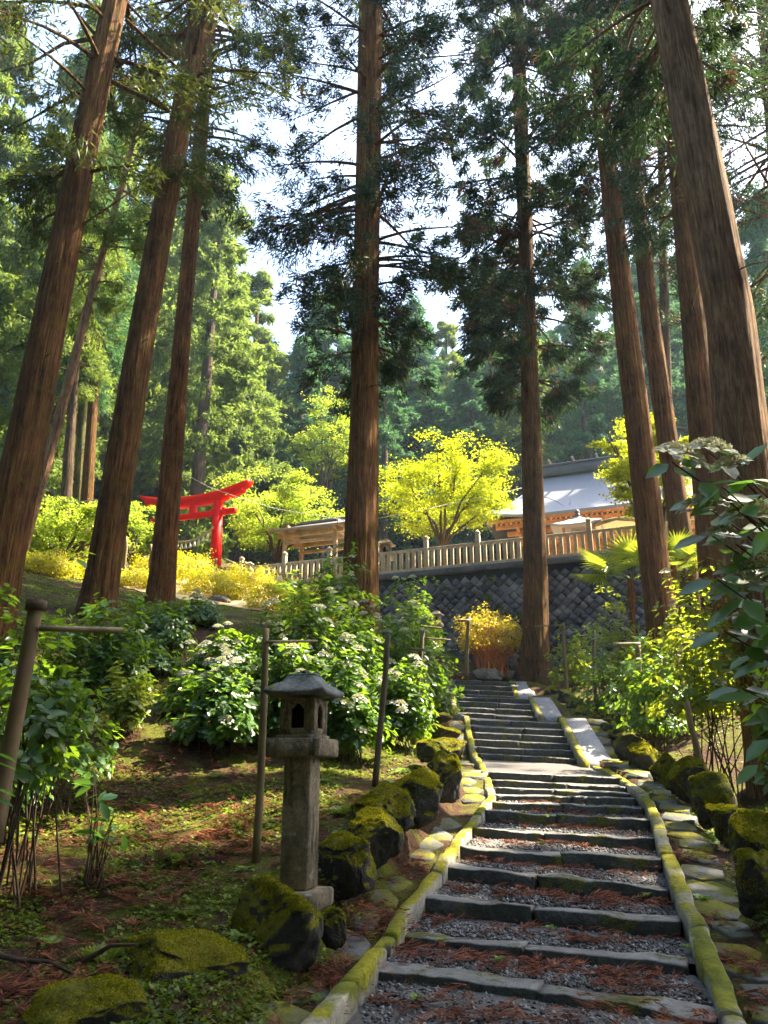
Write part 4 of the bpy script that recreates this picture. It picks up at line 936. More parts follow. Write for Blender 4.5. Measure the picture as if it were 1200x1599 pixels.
# fan palm
def palm(label, px, py, Y, seed, n=9, R=1.0):
    base = ground_pt(px, 1000, Y); crown = P(px, py, Y)-base; t = thing('fan_palm', label, 'palm', base)
    rng = np.random.default_rng(seed); mb = MB(); k = np.linspace(0, 1, 12)[:, None]; mb.tube(k*crown, .11+.015*rng.normal(size=12), 10); mb.build('trunk', M['bark'], t)
    for j in range(n):
        az = j*2.4+rng.uniform(-.3, .3); el = rng.uniform(.05, .9); d = np.array((math.cos(az)*math.cos(el), math.sin(az)*math.cos(el), math.sin(el))); hub = crown+d*R*.75
        fb = MB(); fb.tube([crown, crown+d*R*.4+np.array((0, 0, .05)), hub], [.016, .012, .008], 5, False)
        sd = nrm(np.cross(d, np.array((0, 0, 1.0)))); up = np.cross(sd, d); m = 30; a = np.linspace(-2.0, 2.0, m)
        A = d[None]*np.cos(a)[:, None]+sd[None]*np.sin(a)[:, None]+np.array((0, 0, -.22)); A = nrm(A)
        fb.add(*blades(np.repeat(hub[None], m, 0), A, perp(A, np.repeat(up[None], m, 0)), R*rng.uniform(.72, .92, m), np.full(m, .075)))
        fb.build('frond', M['palm'], t)
palm('fan palm with radiating yellow green fronds in front of the wall', 985, 905, 25.5, 3, 11, 1.35)
palm('fan palm with fronds seen right of the mossy leaning cedar', 1052, 880, 24.8, 6, 9, .95)

# small plants on the ground
def small_fern(label, px, py, Y, seed, n=9, L=.16, mtl='pale_leaf'):
    p = P(px, py, Y); z = hz(p[0], Y); xl = np.interp(Y, KL[:, 1], KL[:, 0]); xr = np.interp(Y, KRall[:, 1], KRall[:, 0])
    if xl < p[0] < xr: z = p[2]
    t = thing('small_fern', label, 'plant', (p[0], Y, z), 0, 'seedlings on moss and treads'); rng = np.random.default_rng(seed); PV = []; TV = []; n0 = 0; sb = MB()
    for k in range(n):
        a = k*2.4+rng.uniform(-.3, .3); el = rng.uniform(.35, .9); d = np.array((math.cos(a)*math.cos(el), math.sin(a)*math.cos(el), math.sin(el))); kk = np.linspace(0, 1, 8)[:, None]; pts = d*L*kk+np.array((0, 0, -.45*L))*kk*kk; sb.tube(pts, .0018, 4, False)
        for s in (-1, 1):
            A = nrm(d[None]*.5+np.cross(d, np.array((0, 0, 1.0)))[None]*s+np.zeros((8, 1)))[1:]; v, q = blades(pts[1:], A, np.repeat(nrm(d)[None], 7, 0), L*.42*(1.1-kk[1:, 0]), np.full(7, L*.17)); PV.append(v); TV.append(q+n0); n0 += len(v)
    sb.build('stems', M['stem'], t); link('foliage', mesh_np('foliage', np.vstack(PV), np.vstack(TV), M[mtl]), t)
for k, a in enumerate([('pale green seedling between the moss boulder and the left kerb', 490, 1505, 5.9), ('pale seedling beside the largest moss boulder', 372, 1445, 6.1), ('green fern on the moss boulder right of the lantern', 532, 1265, 8.4), ('tiny seedling in the middle of the third tread', 860, 1450, 7.5), ('yellow green weed at the joint of an upper tread', 845, 1318, 10.1), ('pale weed on the right of the fifth tread', 1010, 1398, 8.5), ('tiny seedling on the lowest gravel tread', 650, 1560, 5.9), ('grassy weed at the left of the second tread', 780, 1500, 6.7), ('weed on the upper tread beside the joint', 855, 1275, 11.3), ('weed tuft at the left of the middle tread', 690, 1470, 7.2), ('green weed at the right end of a tread', 1075, 1480, 6.95), ('fern in front of the lantern base', 385, 1345, 7.6)]):
    small_fern(a[0], a[1], a[2], a[3], 300+k, L=.13 if k in (0, 1, 2, 11) else .08)
for k, (px, Y, lab) in enumerate([(430, 6.9, 'fern left of the lantern post'), (300, 6.6, 'fern in the moss behind the boulder'), (100, 6.3, 'pale fern at lower left in the moss'), (150, 9.5, 'fern below the small seedling'), (330, 10.5, 'fern in the shade of the hydrangeas'), (560, 9.0, 'fern between the lantern and the boulders'), (1085, 8.2, 'fern at the foot of the right boulders'), (1060, 13, 'fern among the right boulders')]):
    small_fern(lab, px, 1300, Y, 330+k, n=8, L=.16, mtl='cover' if k % 2 else 'pale_leaf')

for k in range(26):
    right = k % 2; Y = 5.4 + 10*rr.random()
    K = KRall if right else KL; x = np.interp(Y, K[:, 1], K[:, 0]) + (rr.uniform(.55, 1.5) if right else -rr.uniform(.55, 2.2))
    px = 600 + F*x/(Y/1.08)
    small_fern('leafy fern tucked between the mossy stones right of the stairway' if right else 'leafy fern growing on the mossy left bank by the stones', px, 1300, Y, 700+k, n=10, L=rr.uniform(.18, .3), mtl='cover' if k % 3 else 'pale_leaf')
# ------------------------------------------------------------------ rocks
def ico(sub):
    import bmesh
    bm = bmesh.new(); bmesh.ops.create_icosphere(bm, subdivisions=sub, radius=1); V = np.array([v.co[:] for v in bm.verts]); Fq = np.array([[v.index for v in f.verts] for f in bm.faces]); bm.free(); return V, Fq
ICO = ico(5)
def rock(label, px, py, wpx, hpx, Y, seed, block=.0, mtl='rock', name='boulder', group='mossy boulders beside the stairway', dmul=.8):
    k = mpp(py, Y); w, h = wpx*k*.45, hpx*k*.31; c = P(px, py, Y)
    d = ICO[0].copy(); rng = np.random.default_rng(seed)
    v = np.sign(d)*np.abs(d)**(1-.45*block); v = v/np.max(np.abs(v), axis=0)
    for j in range(9):                                             # chop facets
        nn = nrm(rng.normal(0, 1, 3)+np.array((0, -.2, .15))); o = rng.uniform(.55, .92); s = v @ nn; v = v - np.maximum(0, s-o)[:, None]*nn*.92
    v = v*(1+.15*fbm(d*1.5+seed*2.2, 4)-.10*np.maximum(0, .22-np.abs(vnoise(d*2.6+seed)))*2+.035*fbm(d*6+seed, 3))[:, None]
    sink = .35; V = v*np.array((w, w*dmul, h*(1+sink)))
    a = rng.uniform(-.5, .5); V = V @ rotz(a).T
    g = hz(c[0], c[1]); loc = np.array((c[0], c[1], c[2]+hpx*k*.06-h*sink))
    o = link(name, mesh_np(name, V, ICO[1], M[mtl], True)); o.location = loc
    if Y < 16 and mtl == 'rock':                                   # moss cushions
        T = V[ICO[1]]; nn = np.cross(T[:, 1]-T[:, 0], T[:, 2]-T[:, 0]); ar = np.linalg.norm(nn, axis=1); nn = nn/np.maximum(ar, 1e-9)[:, None]
        ce = T.mean(1); wgt = ar*np.clip(nn[:, 2]-.05+.75*fbm((ce+loc)*4.0, 3), 0, 1)**1.5; m = int(min(9000, 26000*w*h*4))
        fi = rng.choice(len(T), m, p=wgt/wgt.sum()); bc = rng.dirichlet((1, 1, 1), m); pp = (T[fi]*bc[:, :, None]).sum(1); n0 = nn[fi]
        A = nrm(n0+rng.normal(0, .55, (m, 3))+np.array((0, 0, .25))); S = perp(A, rdir(m, rng)); sc = rng.uniform(.5, 1.3, m)*(.8+.03*Y)
        Vm, Qm = blades(pp-A*.005, A, S, .015*sc, .010*sc); link('moss', mesh_np('moss', Vm, Qm, M['moss']), o)
    return tag(o, label, 'rock', group)
for k, a in enumerate([('mossy boulder at the bottom left corner with a twig on it', 160, 1580, 250, 120, 5.0, .2), ('broad mossy boulder second from the bottom left', 285, 1505, 230, 150, 5.7, .3), ('tall mossy boulder in front of the stone lantern', 432, 1440, 155, 190, 6.3, .5),
        ('squared mossy block right of the lantern post', 538, 1345, 105, 115, 7.6, .8), ('rounded mossy boulder just behind the squared block', 580, 1305, 100, 110, 8.1, .3), ('dome shaped mossy boulder with a fern', 597, 1262, 118, 105, 8.8, .2), ('boulder with a bright yellow mossy edge', 655, 1237, 105, 112, 9.7, .4), ('boulder behind the yellow edged one', 695, 1207, 62, 90, 10.8, .5), ('flat topped slab stone at the left of the middle steps', 690, 1170, 80, 52, 12.4, .8), ('small mossy stone above the flat slab', 692, 1143, 62, 34, 14.5, .3), ('mossy rounded stone by the bend of the left kerb', 680, 1122, 62, 26, 16.6, .2), ('small stone left of the third flight', 688, 1100, 40, 24, 19.5, .2),
        ('thin leaning mossy stone between lantern boulder and kerb', 520, 1445, 50, 66, 6.6, .6), ('little mossy stone by the left kerb', 622, 1300, 26, 34, 8.7, .4)]):
    rock(a[0], a[1], a[2], a[3], a[4], a[5], 500+k, a[6])
for k, a in enumerate([('lowest dark block at the right edge of the stairway', 1195, 1375, 90, 130, 7.4, .8), ('mossy block above the lowest one at right', 1180, 1310, 90, 110, 8.8, .6), ('wide mossy boulder in the right row', 1140, 1285, 90, 90, 10.0, .4), ('mossy boulder left of the thick trunk foot', 1108, 1245, 90, 95, 11.2, .5), ('rounded mossy boulder in the right row below the stakes', 1080, 1215, 75, 80, 12.6, .4), ('dark mossy boulder beside the wide ramp foot', 1045, 1205, 75, 75, 13.9, .5), ('boulder with pale yellow moss beside the ramp', 1010, 1183, 65, 70, 15.4, .3), ('yellow mossy boulder halfway up the right row', 985, 1163, 58, 56, 17.3, .3),
        ('dark boulder right of the wide ramp top', 958, 1140, 50, 48, 19.2, .4), ('flat grey stone in the right row', 935, 1124, 48, 34, 20.8, .5), ('grey green boulder beside the middle ramp', 915, 1113, 40, 34, 22.2, .3), ('dark round boulder right of the middle ramp', 900, 1099, 36, 34, 23.8, .2), ('mossy round boulder near the stair top', 883, 1088, 34, 32, 25.5, .2), ('yellow mossy boulder beside the cedar foot', 866, 1078, 36, 34, 27.2, .3)]):
    rock(a[0], a[1], a[2], a[3], a[4], a[5], 540+k, a[6])
for k, a in enumerate([('pale stone beneath the vase shaped azalea', 762, 1052, 56, 26, 29.6, .5), ('pale stone left of the azalea at the stair top', 722, 1054, 40, 22, 29.8, .4), ('pale stone between azalea and cedar foot', 798, 1054, 26, 20, 30, .4), ('stone right of the cedar foot', 872, 1060, 40, 22, 29.6, .3), ('pale stone on the sunny bank below the torii', 300, 935, 40, 18, 30, .3), ('larger pale stone on the sunny bank', 340, 938, 44, 20, 29, .3)]):
    rock(a[0], a[1], a[2], a[3], a[4], a[5], 570+k, a[6], 'rock_pale', group='pale stones at the upper bank')
# sandy clearing under the torii
sp = MB(); nx = 24
U = np.linspace(-3.2, 3.2, nx); Vv = np.linspace(-3.0, 3.0, nx); cxy = P(325, 932, 30)
G = np.zeros((nx, nx, 3))
for i in range(nx):
    for j in range(nx):
        r = 1-.0*abs(U[i]); G[i, j, 0] = cxy[0]+U[i]*math.sqrt(max(0, 1-(Vv[j]/3.2)**2*.8)); G[i, j, 1] = cxy[1]+Vv[j]
G[..., 2] = height(G[..., 0].ravel(), G[..., 1].ravel()).reshape(nx, nx)+.03
sp.grid(G, flip=True); tag(sp.build('sandy_path', M['ochre'], smooth=True), kind='structure')
# fallen sticks
def stick(label, pts, r):
    q = np.array([(lambda p: (p[0], p[1], hz(p[0], p[1])+.03+e))(P(px, py, Y)) for px, py, Y, e in pts]); base = q.mean(0)
    o = MB(); o.tube(q-base, np.linspace(r, r*.4, len(q)), 7); s = o.build('fallen_branch', M['twig'], None, True, base); tag(s, label, 'branch', 'fallen branches')
stick('fallen branch lying on the ground at the lower left edge', [(-20, 1500, 5.9, .02), (30, 1505, 5.85, .03), (75, 1510, 5.8, .02), (115, 1528, 5.6, 0)], .022)
stick('curved twig lying on the bottom left boulder', [(132, 1495, 5.35, .12), (145, 1515, 5.2, .2), (168, 1532, 5.05, .3), (208, 1530, 5.0, .3)], .02)

# ------------------------------------------------------------------ stone lantern
def lantern(label, base, H, rz, mtl='lantern', detail=True):
    t = thing('stone_lantern', label, 'lantern', base, rz, 'stone lanterns'); k = H/1.78
    B = lambda c, s, b=.012: ([x*k for x in c], [x*k for x in s], None, b*k)
    def part(name, m, *boxes, sm=False):
        mb = MB()
        for bx in boxes: mb.box(*B(*bx))
        v = np.vstack(mb.v); v = v + np.stack([fbm(v*9+1, 2), fbm(v*9+7, 2), fbm(v*9+13, 2)], 1)*.004; mb.v = [v]
        return mb.build(name, M[m], t)
    part('plinth', mtl, ((0, 0, -.02), (.46, .46, .14), .02))
    part('post', mtl, ((0, 0, .575), (.24, .24, 1.03), .012))
    part('platform', mtl, ((0, 0, 1.15), (.485, .485, .15), .012), ((0, 0, 1.238), (.36, .36, .03), .006))
    # light box: corner pillars, sill, head and ogee arched openings
    mb = MB(); w = .135
    z0, z1 = 1.25, 1.55
    for sx in (-1, 1):
        for sy in (-1, 1): mb.box(*B((sx*w, sy*w, (z0+z1)/2), (.05, .05, z1-z0), .006))
    for a in range(4):
        R = rotz(a*math.pi/2)
        for (cx, cz, sx, sz) in [(0, z0+.03, .23, .058), (0, z1-.02, .23, .042), (-.087, (z0+z1)/2, .055, z1-z0-.02), (.087, (z0+z1)/2, .055, z1-z0-.02)]:
            mb.box(R @ np.array((cx, -w, cz))*k, [sx*k, .036*k, sz*k], R, .004*k)
        for sx in (-1, 1): mb.box(R @ np.array((sx*.05, -w, z1-.055))*k, [.055*k, .032*k, .035*k], R @ np.array(bar_rot((1, 0, -sx*.9))), .004*k)
    mb.build('light_box', M[mtl], t)
    mb = MB(); mb.box(*B((0, 0, 1.40), (.17, .17, .28), .01)); mb.build('hollow', M['dark'], t)  # near-black block; the shade inside the opening put into its colour
    # hipped roof with a small flare and a flat ridge block
    prof = [(.268, 1.578), (.275, 1.60), (.268, 1.612), (.205, 1.655), (.155, 1.70), (.128, 1.735), (.124, 1.75)]
    rings = [[(sx*r*k*(1.02 if i < 3 else 1), sy*r*k*(1.02 if i < 3 else 1), (z+(.018 if i < 3 else 0))*k) if True else 0 for sx, sy in ((-1, -1), (1, -1), (1, 1), (-1, 1))] for i, (r, z) in enumerate(prof)]
    R = []
    for i, (r, z) in enumerate(prof):
        ring = []
        for e in range(4):
            (ax, ay), (bx, by) = [((-1, -1), (1, -1)), ((1, -1), (1, 1)), ((1, 1), (-1, 1)), ((-1, 1), (-1, -1))][e]
            for q in np.linspace(0, 1, 6)[:-1]:
                cr = abs(q-.5)*2; ring.append(((ax+(bx-ax)*q)*r*k, (ay+(by-ay)*q)*r*k, (z+.022*cr**3*(1 if i < 4 else 0))*k))
        R.append(ring)
    mb = MB(); mb.loft(np.array(R)); mb.box(*B((0, 0, 1.762), (.25, .16, .028), .01)); mb.build('roof', M['lantern_roof'] if detail else M[mtl], t)
    mb = MB(); mb.loft(np.array([[(math.cos(a)*r*k, math.sin(a)*r*k, z*k) for a in np.arange(10)/10*6.283] for r, z in [(.03, 1.775), (.04, 1.785), (.036, 1.80), (.012, 1.812)]])); mb.build('finial', M[mtl], t)
    return t
b = P(466, 1392, 7.0); b[2] = min(b[2], hz(b[0], 7.0)+.05)
lantern('moss stained stone lantern standing among boulders left of the stairs', b, P(470, 1052, 7.0)[2]-b[2], math.radians(-16))
b = P(684, 1015, 26.5); lantern('small sunlit stone lantern beside the yellow bush below the wall', b, 1.35, math.radians(-20), 'fence', False)
b = ground_pt(389, 900, 34.5); b[2] = P(389, 912, 34.5)[2]; lantern('small stone lantern right of the red torii pillar', b, P(389, 884, 34.5)[2]-b[2]+.2, math.radians(-20), 'fence', False)
b = np.array(P(603, 880, 37.5)); b[2] = TERR; lantern('grey green stone lantern on the terrace right of the central cedar', b, P(603, 843, 37.5)[2]-TERR, math.radians(-20), 'lantern', False)

# ------------------------------------------------------------------ stakes with crossbars
def stake(label, top, bot, r, bars=(), mtl='post', knob=False, Ytop=None):
    A = P(*bot); B = P(*top); A = A.copy(); A[2] -= .15
    t = thing('wooden_stake', label, 'stake', A, 0, 'hydrangea stakes'); mb = MB(); k = np.linspace(0, 1, 10)[:, None]; q = (B-A)*k
    q[:, :2] += np.stack([vnoise(np.stack([k[:, 0]*3, k[:, 0]*0+A[0], k[:, 0]*0], 1)), vnoise(np.stack([k[:, 0]*3, k[:, 0]*0+A[0], k[:, 0]*0+5], 1))], 1)*r*.5
    mb.tube(q, np.linspace(r*1.1, r*.92, 10), 12); mb.build('pole', M[mtl], t, True)
    if knob: mb = MB(); mb.tube([q[-1]-np.array((0, 0, .035)), q[-1]+np.array((0, 0, .03))], r*1.35, 14); mb.build('cap', M['post_dark'], t, False)
    for (p0, p1, rr_) in bars:
        a = P(*p0)-A; b2 = P(*p1)-A; mb = MB(); mb.tube(np.linspace(a, b2, 5), rr_, 8); mb.build('crossbar', M['bamboo' if mtl == 'post' else 'post_dark'], t, True)
stake('thick leaning greenish stake with capped top at the left edge', (60, 945, 5.2), (-2, 1275, 5.2), .052, [((62, 981, 5.17), (192, 984, 5.5), .02)], knob=True)
stake('wooden stake with crossbar standing left of the stone lantern', (416, 982, 7.75), (401, 1322, 7.9), .037, [((416, 1002, 7.7), (496, 1001, 8.1), .014)])
stake('dark stake right of the lantern with a broken top', (606, 990, 10.8), (587, 1210, 10.9), .04, [], 'post_dark')
stake('stake with two short crossbars left of the upper steps', (661, 985, 14.5), (645, 1155, 14.5), .045, [((656, 978, 14.5), (690, 981, 14.5), .018), ((640, 1013, 14.4), (664, 1015, 14.4), .025), ((662, 996, 14.5), (704, 999, 14.8), .014)], 'post_dark')
stake('stake with a pinkish crossbar by the vase shaped azalea', (731, 963, 29.2), (729, 1048, 29.2), .075, [((715, 969, 29.1), (733, 969, 29.1), .06)])
stake('slim stake just right of the cedar at the stair top', (879, 972, 26.5), (885, 1080, 26.5), .06, [((835, 978, 26.6), (880, 976, 26.4), .02)])
stake('dark stake second from the stair top on the right bank', (927, 985, 21.5), (930, 1102, 21.5), .05, [((900, 994, 21.5), (928, 992, 21.5), .025)], 'post_dark')
stake('tan stake with a crossbar in the middle of the right bank', (997, 1003, 16.5), (1005, 1132, 16.5), .06, [((958, 1006, 16.4), (1000, 1005, 16.4), .03), ((1045, 1022, 15.5), (1115, 1009, 14.6), .022)])
stake('short leaning stake among stems on the right bank', (1075, 1095, 12.6), (1090, 1182, 12.6), .05, [], 'post')
stake('stake behind the thick leaning cedar at left', (133, 833, 30), (127, 880, 30), .07)
stake('stake between leaning and slender cedars', (198, 838, 31), (194, 885, 31), .07)
stake('stake just left of the slender cedar', (237, 850, 32), (235, 888, 32), .07)
stake('stake leaning against the foot of the red pillar', (337, 872, 36.4), (333, 893, 36.4), .09, [((350, 873, 36.4), (368, 880, 36.2), .05)])
stake('stake right of the small lantern near the torii', (383, 877, 35.5), (382, 897, 35.5), .08, [((376, 880, 35.5), (388, 880, 35.5), .05)])

# ------------------------------------------------------------------ retaining wall and balustrade
SL, SR = -7.6, 17.0
def wp(s, d=0, z=0): return np.array((W0[0]+AX[0]*s+BX[0]*d, W0[1]+AX[1]*s+BX[1]*d, z))
o0 = wp(4, 0, 5.0)
wall = thing('retaining_wall', 'dark retaining wall of diamond set stones below the balustrade', 'wall', o0)
wb = MB(); hs = .215                                                # half diagonal
def batter(z): return -(TERR-.35-z)*.16
rng = np.random.default_rng(12)
ztop, zbot = TERR-.32, 3.4
bp = [wp(SL, batter(zbot)+.07, zbot), wp(SR, batter(zbot)+.07, zbot), wp(SR, .07, ztop), wp(SL, .07, ztop)]
bk = MB(); bk.add(np.array([p-o0 for p in bp]+[p-o0+np.array((.36*.5, .93*.5, 0)) for p in bp]), [np.array([(0, 1, 2, 3), (7, 6, 5, 4), (3, 2, 6, 7)])]); bk.build('backing', M['dark'], wall)
i = 0
for a in range(int((SR-SL)/hs)):
    for b in range(int((ztop-zbot)/hs)):
        if (a+b) % 2: continue
        s = SL+a*hs; z = zbot+b*hs
        if z+hs > ztop+.05: continue
        j = rng.uniform(-.06, .06); q = hs*rng.uniform(.88, .98); q2 = hs*rng.uniform(.62, .78)
        pr = []
        for (r, o) in ((q, .05), (q2, -.02+j), ):
            for (u, v) in ((0, -1), (1, 0), (0, 1), (-1, 0)):
                zz = min(z+v*r+rng.normal(0, .016), ztop); pr.append(wp(s+u*r*1.04+rng.normal(0, .018), batter(zz)+o+rng.normal(0, .006), zz)-o0)
        wb.add(np.array(pr), [np.array([(4, 5, 6, 7), (0, 1, 5, 4), (1, 2, 6, 5), (2, 3, 7, 6), (3, 0, 4, 7)])])
wb.build('facing_stones', M['wall'], wall)
for k in range(16):
    ss = rng.uniform(1, 11); zz = rng.uniform(6.2, 9.8); p = wp(ss, batter(zz)-.02, zz)
    t = thing('wall_fern', 'small fern rooted in a joint of the dark retaining wall', 'plant', p, math.atan2(AX[1], AX[0]), 'ferns in the wall joints'); rg = np.random.default_rng(900+k); m = 26
    A = nrm(np.stack([rg.normal(0, .7, m), -np.abs(rg.normal(.6, .3, m)), rg.normal(-.2, .6, m)], 1)); v, q = blades(np.zeros((m, 3))+rg.normal(0, .05, (m, 3)), A, perp(A, rdir(m, rg)), rg.uniform(.12, .30, m), np.full(m, .06)); link('foliage', mesh_np('foliage', v, q, M['cover']), t)
cb = MB(); cb.box(wp((SL+SR)/2, .10, TERR-.20)-o0, (SR-SL, .50, .26), rotz(math.atan2(AX[1], AX[0])), .02); cb.build('coping', M['wall'], wall)
fo = wp(4, .1, TERR-.07); fence = thing('stone_balustrade', 'pale stone balustrade of square posts and rails on top of the retaining wall', 'fence', fo)
fence.scale = (1, 1, 1.28); RZ = math.atan2(AX[1], AX[0]); Rm = rotz(RZ)
for nm, z, hgt, dd in (('base_rail', .06, .13, .22), ('top_rail', .80, .10, .10)):
    mb = MB(); mb.box(wp((SL+SR)/2, .1, TERR-.07+z)-fo, (SR-SL, dd, hgt), Rm, .01); mb.build(nm, M['fence'], fence)
pm = MB(); pm.box((0, 0, .455), (.15, .135, .66), Rm, .012); pme = pm.me('post', M['fence'])
cm = MB(); cm.box((0, 0, .56), (.20, .20, 1.12), Rm, .015); cm.loft(np.array([[tuple(Rm @ np.array((sx*r, sy*r, z))) for sx, sy in ((-1, -1), (1, -1), (1, 1), (-1, 1))] for r, z in ((.075, 1.115), (.085, 1.15), (.11, 1.19), (.08, 1.25), (.0, 1.30))])); cme = cm.me('newel_post', M['fence'])
s = SL; k = 0
while s < SR:
    o = link('newel_post' if k % 8 == 0 else 'post', cme if k % 8 == 0 else pme, fence); o.location = wp(s, .1, TERR-.07)-fo; s += .30; k += 1

tb = MB(); G = np.array([[wp(s, d, TERR+.012) for d in np.linspace(.6, 12, 10)] for s in np.linspace(-3.5, 24, 20)]); tb.grid(G, flip=True)
M['terrace'] = plain_mat('pale_bounce_gravel', (.52, .44, .33), .95, .15, 30); tag(tb.build('bounce_gravel_terrace', M['terrace']), kind='structure')  # unseen pale gravel, added to bounce sunlight up under the eaves
# ------------------------------------------------------------------ torii
TB = P(294, 889, 38.7); TB[2] = hz(TB[0], 38.7)-.05
tz = P(297, 775, 38.7)[2]-TB[2]                                     # height of the lintel top at centre
tor = thing('torii_gate', 'bright vermilion torii gate with upswept lintel among yellow shrubs', 'gate', TB, math.atan2(AX[1], AX[0]))
hn = P(297, 806, 38.7)[2]-TB[2]
for sx in (-1, 1):
    mb = MB(); mb.tube([(sx*1.68, 0, -.6), (sx*1.60, 0, hn*.5), (sx*1.54, 0, tz-.5)], [.30, .275, .25], 24); pl = mb.build('pillar', M['red'], tor, True)
    mb = MB(); mb.tube([(sx*1.68, 0, -.6), (sx*1.675, 0, .12)], .36, 20); mb.build('pillar_base', M['dark'], tor, True)
def lintel(half, z, h, dep, curve, tip=.0):
    mb = MB(); n = 33; R = []
    for x in np.linspace(-half, half, n):
        e = abs(x)/half; up = curve*max(0, e-.15)**2.0*1.4
        xt = x+np.sign(x)*tip*e**6
        R.append([(x, -dep/2, z+up), (x, dep/2, z+up), (xt, dep/2+.04, z+up+h), (xt, 0, z+up+h+.07), (xt, -dep/2-.04, z+up+h)])
    mb.loft(np.array(R)[:, ::-1]); return mb
lintel(3.05, tz-.555, .205, .42, .42).build('lower_lintel', M['red'], tor)
lintel(3.2, tz-.345, .27, .56, .46, .22).build('upper_lintel', M['red'], tor)
mb = MB(); mb.box((0, 0, hn), (5.3, .22, .28), None, .015); mb.build('tie_beam', M['red'], tor)
mb = MB(); mb.box((0, 0, (hn+.14+tz-.54)/2), (.34, .26, tz-.54-hn-.14+.06), None, .01); mb.build('centre_strut', M['red'], tor)
for sx in (-1, 1):
    for s2 in (-1, 1):
        mb = MB(); mb.box((sx*1.57+s2*.36, 0, hn+.185), (.20, .20, .09), None, .01); mb.build('wedge', M['red'], tor)
rp = thing('sacred_rope', 'straw rope with hanging tassels strung between the torii pillars', 'rope', TB+np.array((0, -.1, hn*.58)), tor.rotation_euler[2])
kk = np.linspace(-1, 1, 24); sag = -.62*(1-kk**2); mb = MB(); pts = np.stack([kk*1.6, kk*0-.32, sag+.38], 1); mb.tube(pts, .07+.022*np.sin(kk*40), 8); mb.build('rope', M['rope'], rp, True)
for x in np.linspace(-1.3, 1.3, 11):
    mb = MB(); z = -.62*(1-(x/1.6)**2)+.38; mb.tube([(x, -.32, z-.03), (x, -.32, z-.18), (x, -.32, z-.36)], [.025, .05, .085], 7); mb.build('tassel', M['paper'], rp)

# ------------------------------------------------------------------ main shrine hall
E0 = P(752, 812, 39.0); gl = TERR
hall = thing('shrine_hall', 'large timber shrine hall with sweeping grey roof behind the balustrade', 'building', (E0[0], E0[1], gl), RZ)
ez = E0[2]-gl; rz_ = P(846, 742, 42.2)[2]-gl; LEN = 22.0; DEP = 9.6
def hp(t): return ez + (rz_-ez)*(.50*t+.50*t**1.9)                   # sweeping (concave) profile
mb = MB(); nx, nt_ = 40, 22; nk = np.linspace(0, 1, nt_)
for side in (0, 1):
    G = np.zeros((nx, nt_, 3))
    for j, t in enumerate(nk):
        x0 = 2.6*t**1.05; xx = np.linspace(x0, LEN-x0, nx); lift = .45*np.maximum(0, 1-np.minimum(xx-x0, LEN-x0-xx)/3.5)**2*(1-t)
        G[:, j] = np.stack([xx, np.full(nx, DEP/2*t if side == 0 else DEP-DEP/2*t), hp(t)+lift], 1)
    mb.grid(G, flip=bool(1-side))
    Gl = G.copy(); Gl[..., 2] -= .16; mb.grid(Gl, flip=bool(side)); 
    mb.add(np.vstack([G[:, 0], Gl[:, 0]]), np.array([(i, i+1, nx+i+1, nx+i) for i in range(nx-1)]) if side else np.array([(i+1, i, nx+i, nx+i+1) for i in range(nx-1)]))
for end in (0, 1):                                                   # hipped ends
    G = np.zeros((20, nt_, 3))
    for j, t in enumerate(nk):
        x0 = 2.6*t**1.05; yy = np.linspace(DEP/2*t, DEP-DEP/2*t, 20); lift = .45*np.maximum(0, 1-np.minimum(yy-yy[0], yy[-1]-yy)/3.5)**2*(1-t)
        G[:, j] = np.stack([np.full(20, x0 if end == 0 else LEN-x0), yy, hp(t)+lift], 1)
    mb.grid(G, flip=bool(end))
    Gl = G.copy(); Gl[..., 2] -= .16; mb.grid(Gl, flip=bool(1-end))
    mb.add(np.vstack([G[:, 0], Gl[:, 0]]), np.array([(i, i+1, 20+i+1, 20+i) for i in range(19)]) if end else np.array([(i+1, i, 20+i, 20+i+1) for i in range(19)]))
roof = mb.build('roof', M['copper'], hall)
mb = MB(); mb.box((LEN/2, DEP/2, rz_+.22), (LEN-4.6, .62, .60), None, .03); mb.box((LEN/2, DEP/2, rz_+.56), (LEN-4.2, .78, .10), None, .02); mb.build('ridge', M['ridge'], roof)
for x in np.arange(3.2, LEN-3, 1.35):
    mb = MB(); mb.tube([(x, DEP/2-.75, rz_+.70), (x, DEP/2+.75, rz_+.70)], .075, 10); mb.build('ridge_billet', M['roof_pale'], roof)
for x in np.arange(2.2, LEN-2, 1.9): mb = MB(); mb.box((x+.4, DEP*.19, hp(.38)+.02), (.03, 1.1, .025), bar_rot((1, 0, 0)) @ np.array(Matrix.Rotation(math.atan2(hp(.5)-hp(.26), DEP*.12), 3, 'X')), .0); mb.build('snow_guard', M['ridge'], roof)
# eaves: rafters, purlins and brackets in bare timber
mb = MB()
for x in np.arange(.5, LEN-.4, .26): mb.box((x, 1.25, ez-.02+.32), (.10, 2.5, .12), np.array(Matrix.Rotation(math.atan2(hp(.45)-hp(0), DEP/2*.45), 3, 'X')), 0)
mb.build('rafters', M['timber'], hall)
mb = MB(); mb.box((LEN/2, .32, ez-.03-.10), (LEN-.5, .14, .20), None, .01); mb.box((LEN/2, .75, ez-.32), (LEN-1.2, .16, .22), None, .01); mb.box((LEN/2, 1.35, ez-.55), (LEN-2.2, .2, .26), None, .01); mb.box((LEN/2, 1.9, ez-.98), (LEN-3.2, .24, .34), None, .01); mb.build('eave_beams', M['timber'], hall)
mb = MB()
for x in np.arange(1.8, LEN-1.5, .62):
    mb.box((x, 1.55, ez-.70), (.16, .9, .16), None, .01); mb.box((x, 1.6, ez-.86), (.34, .34, .14), None, .02); mb.box((x, .9, ez-.48), (.14, .7, .14), None, .01)
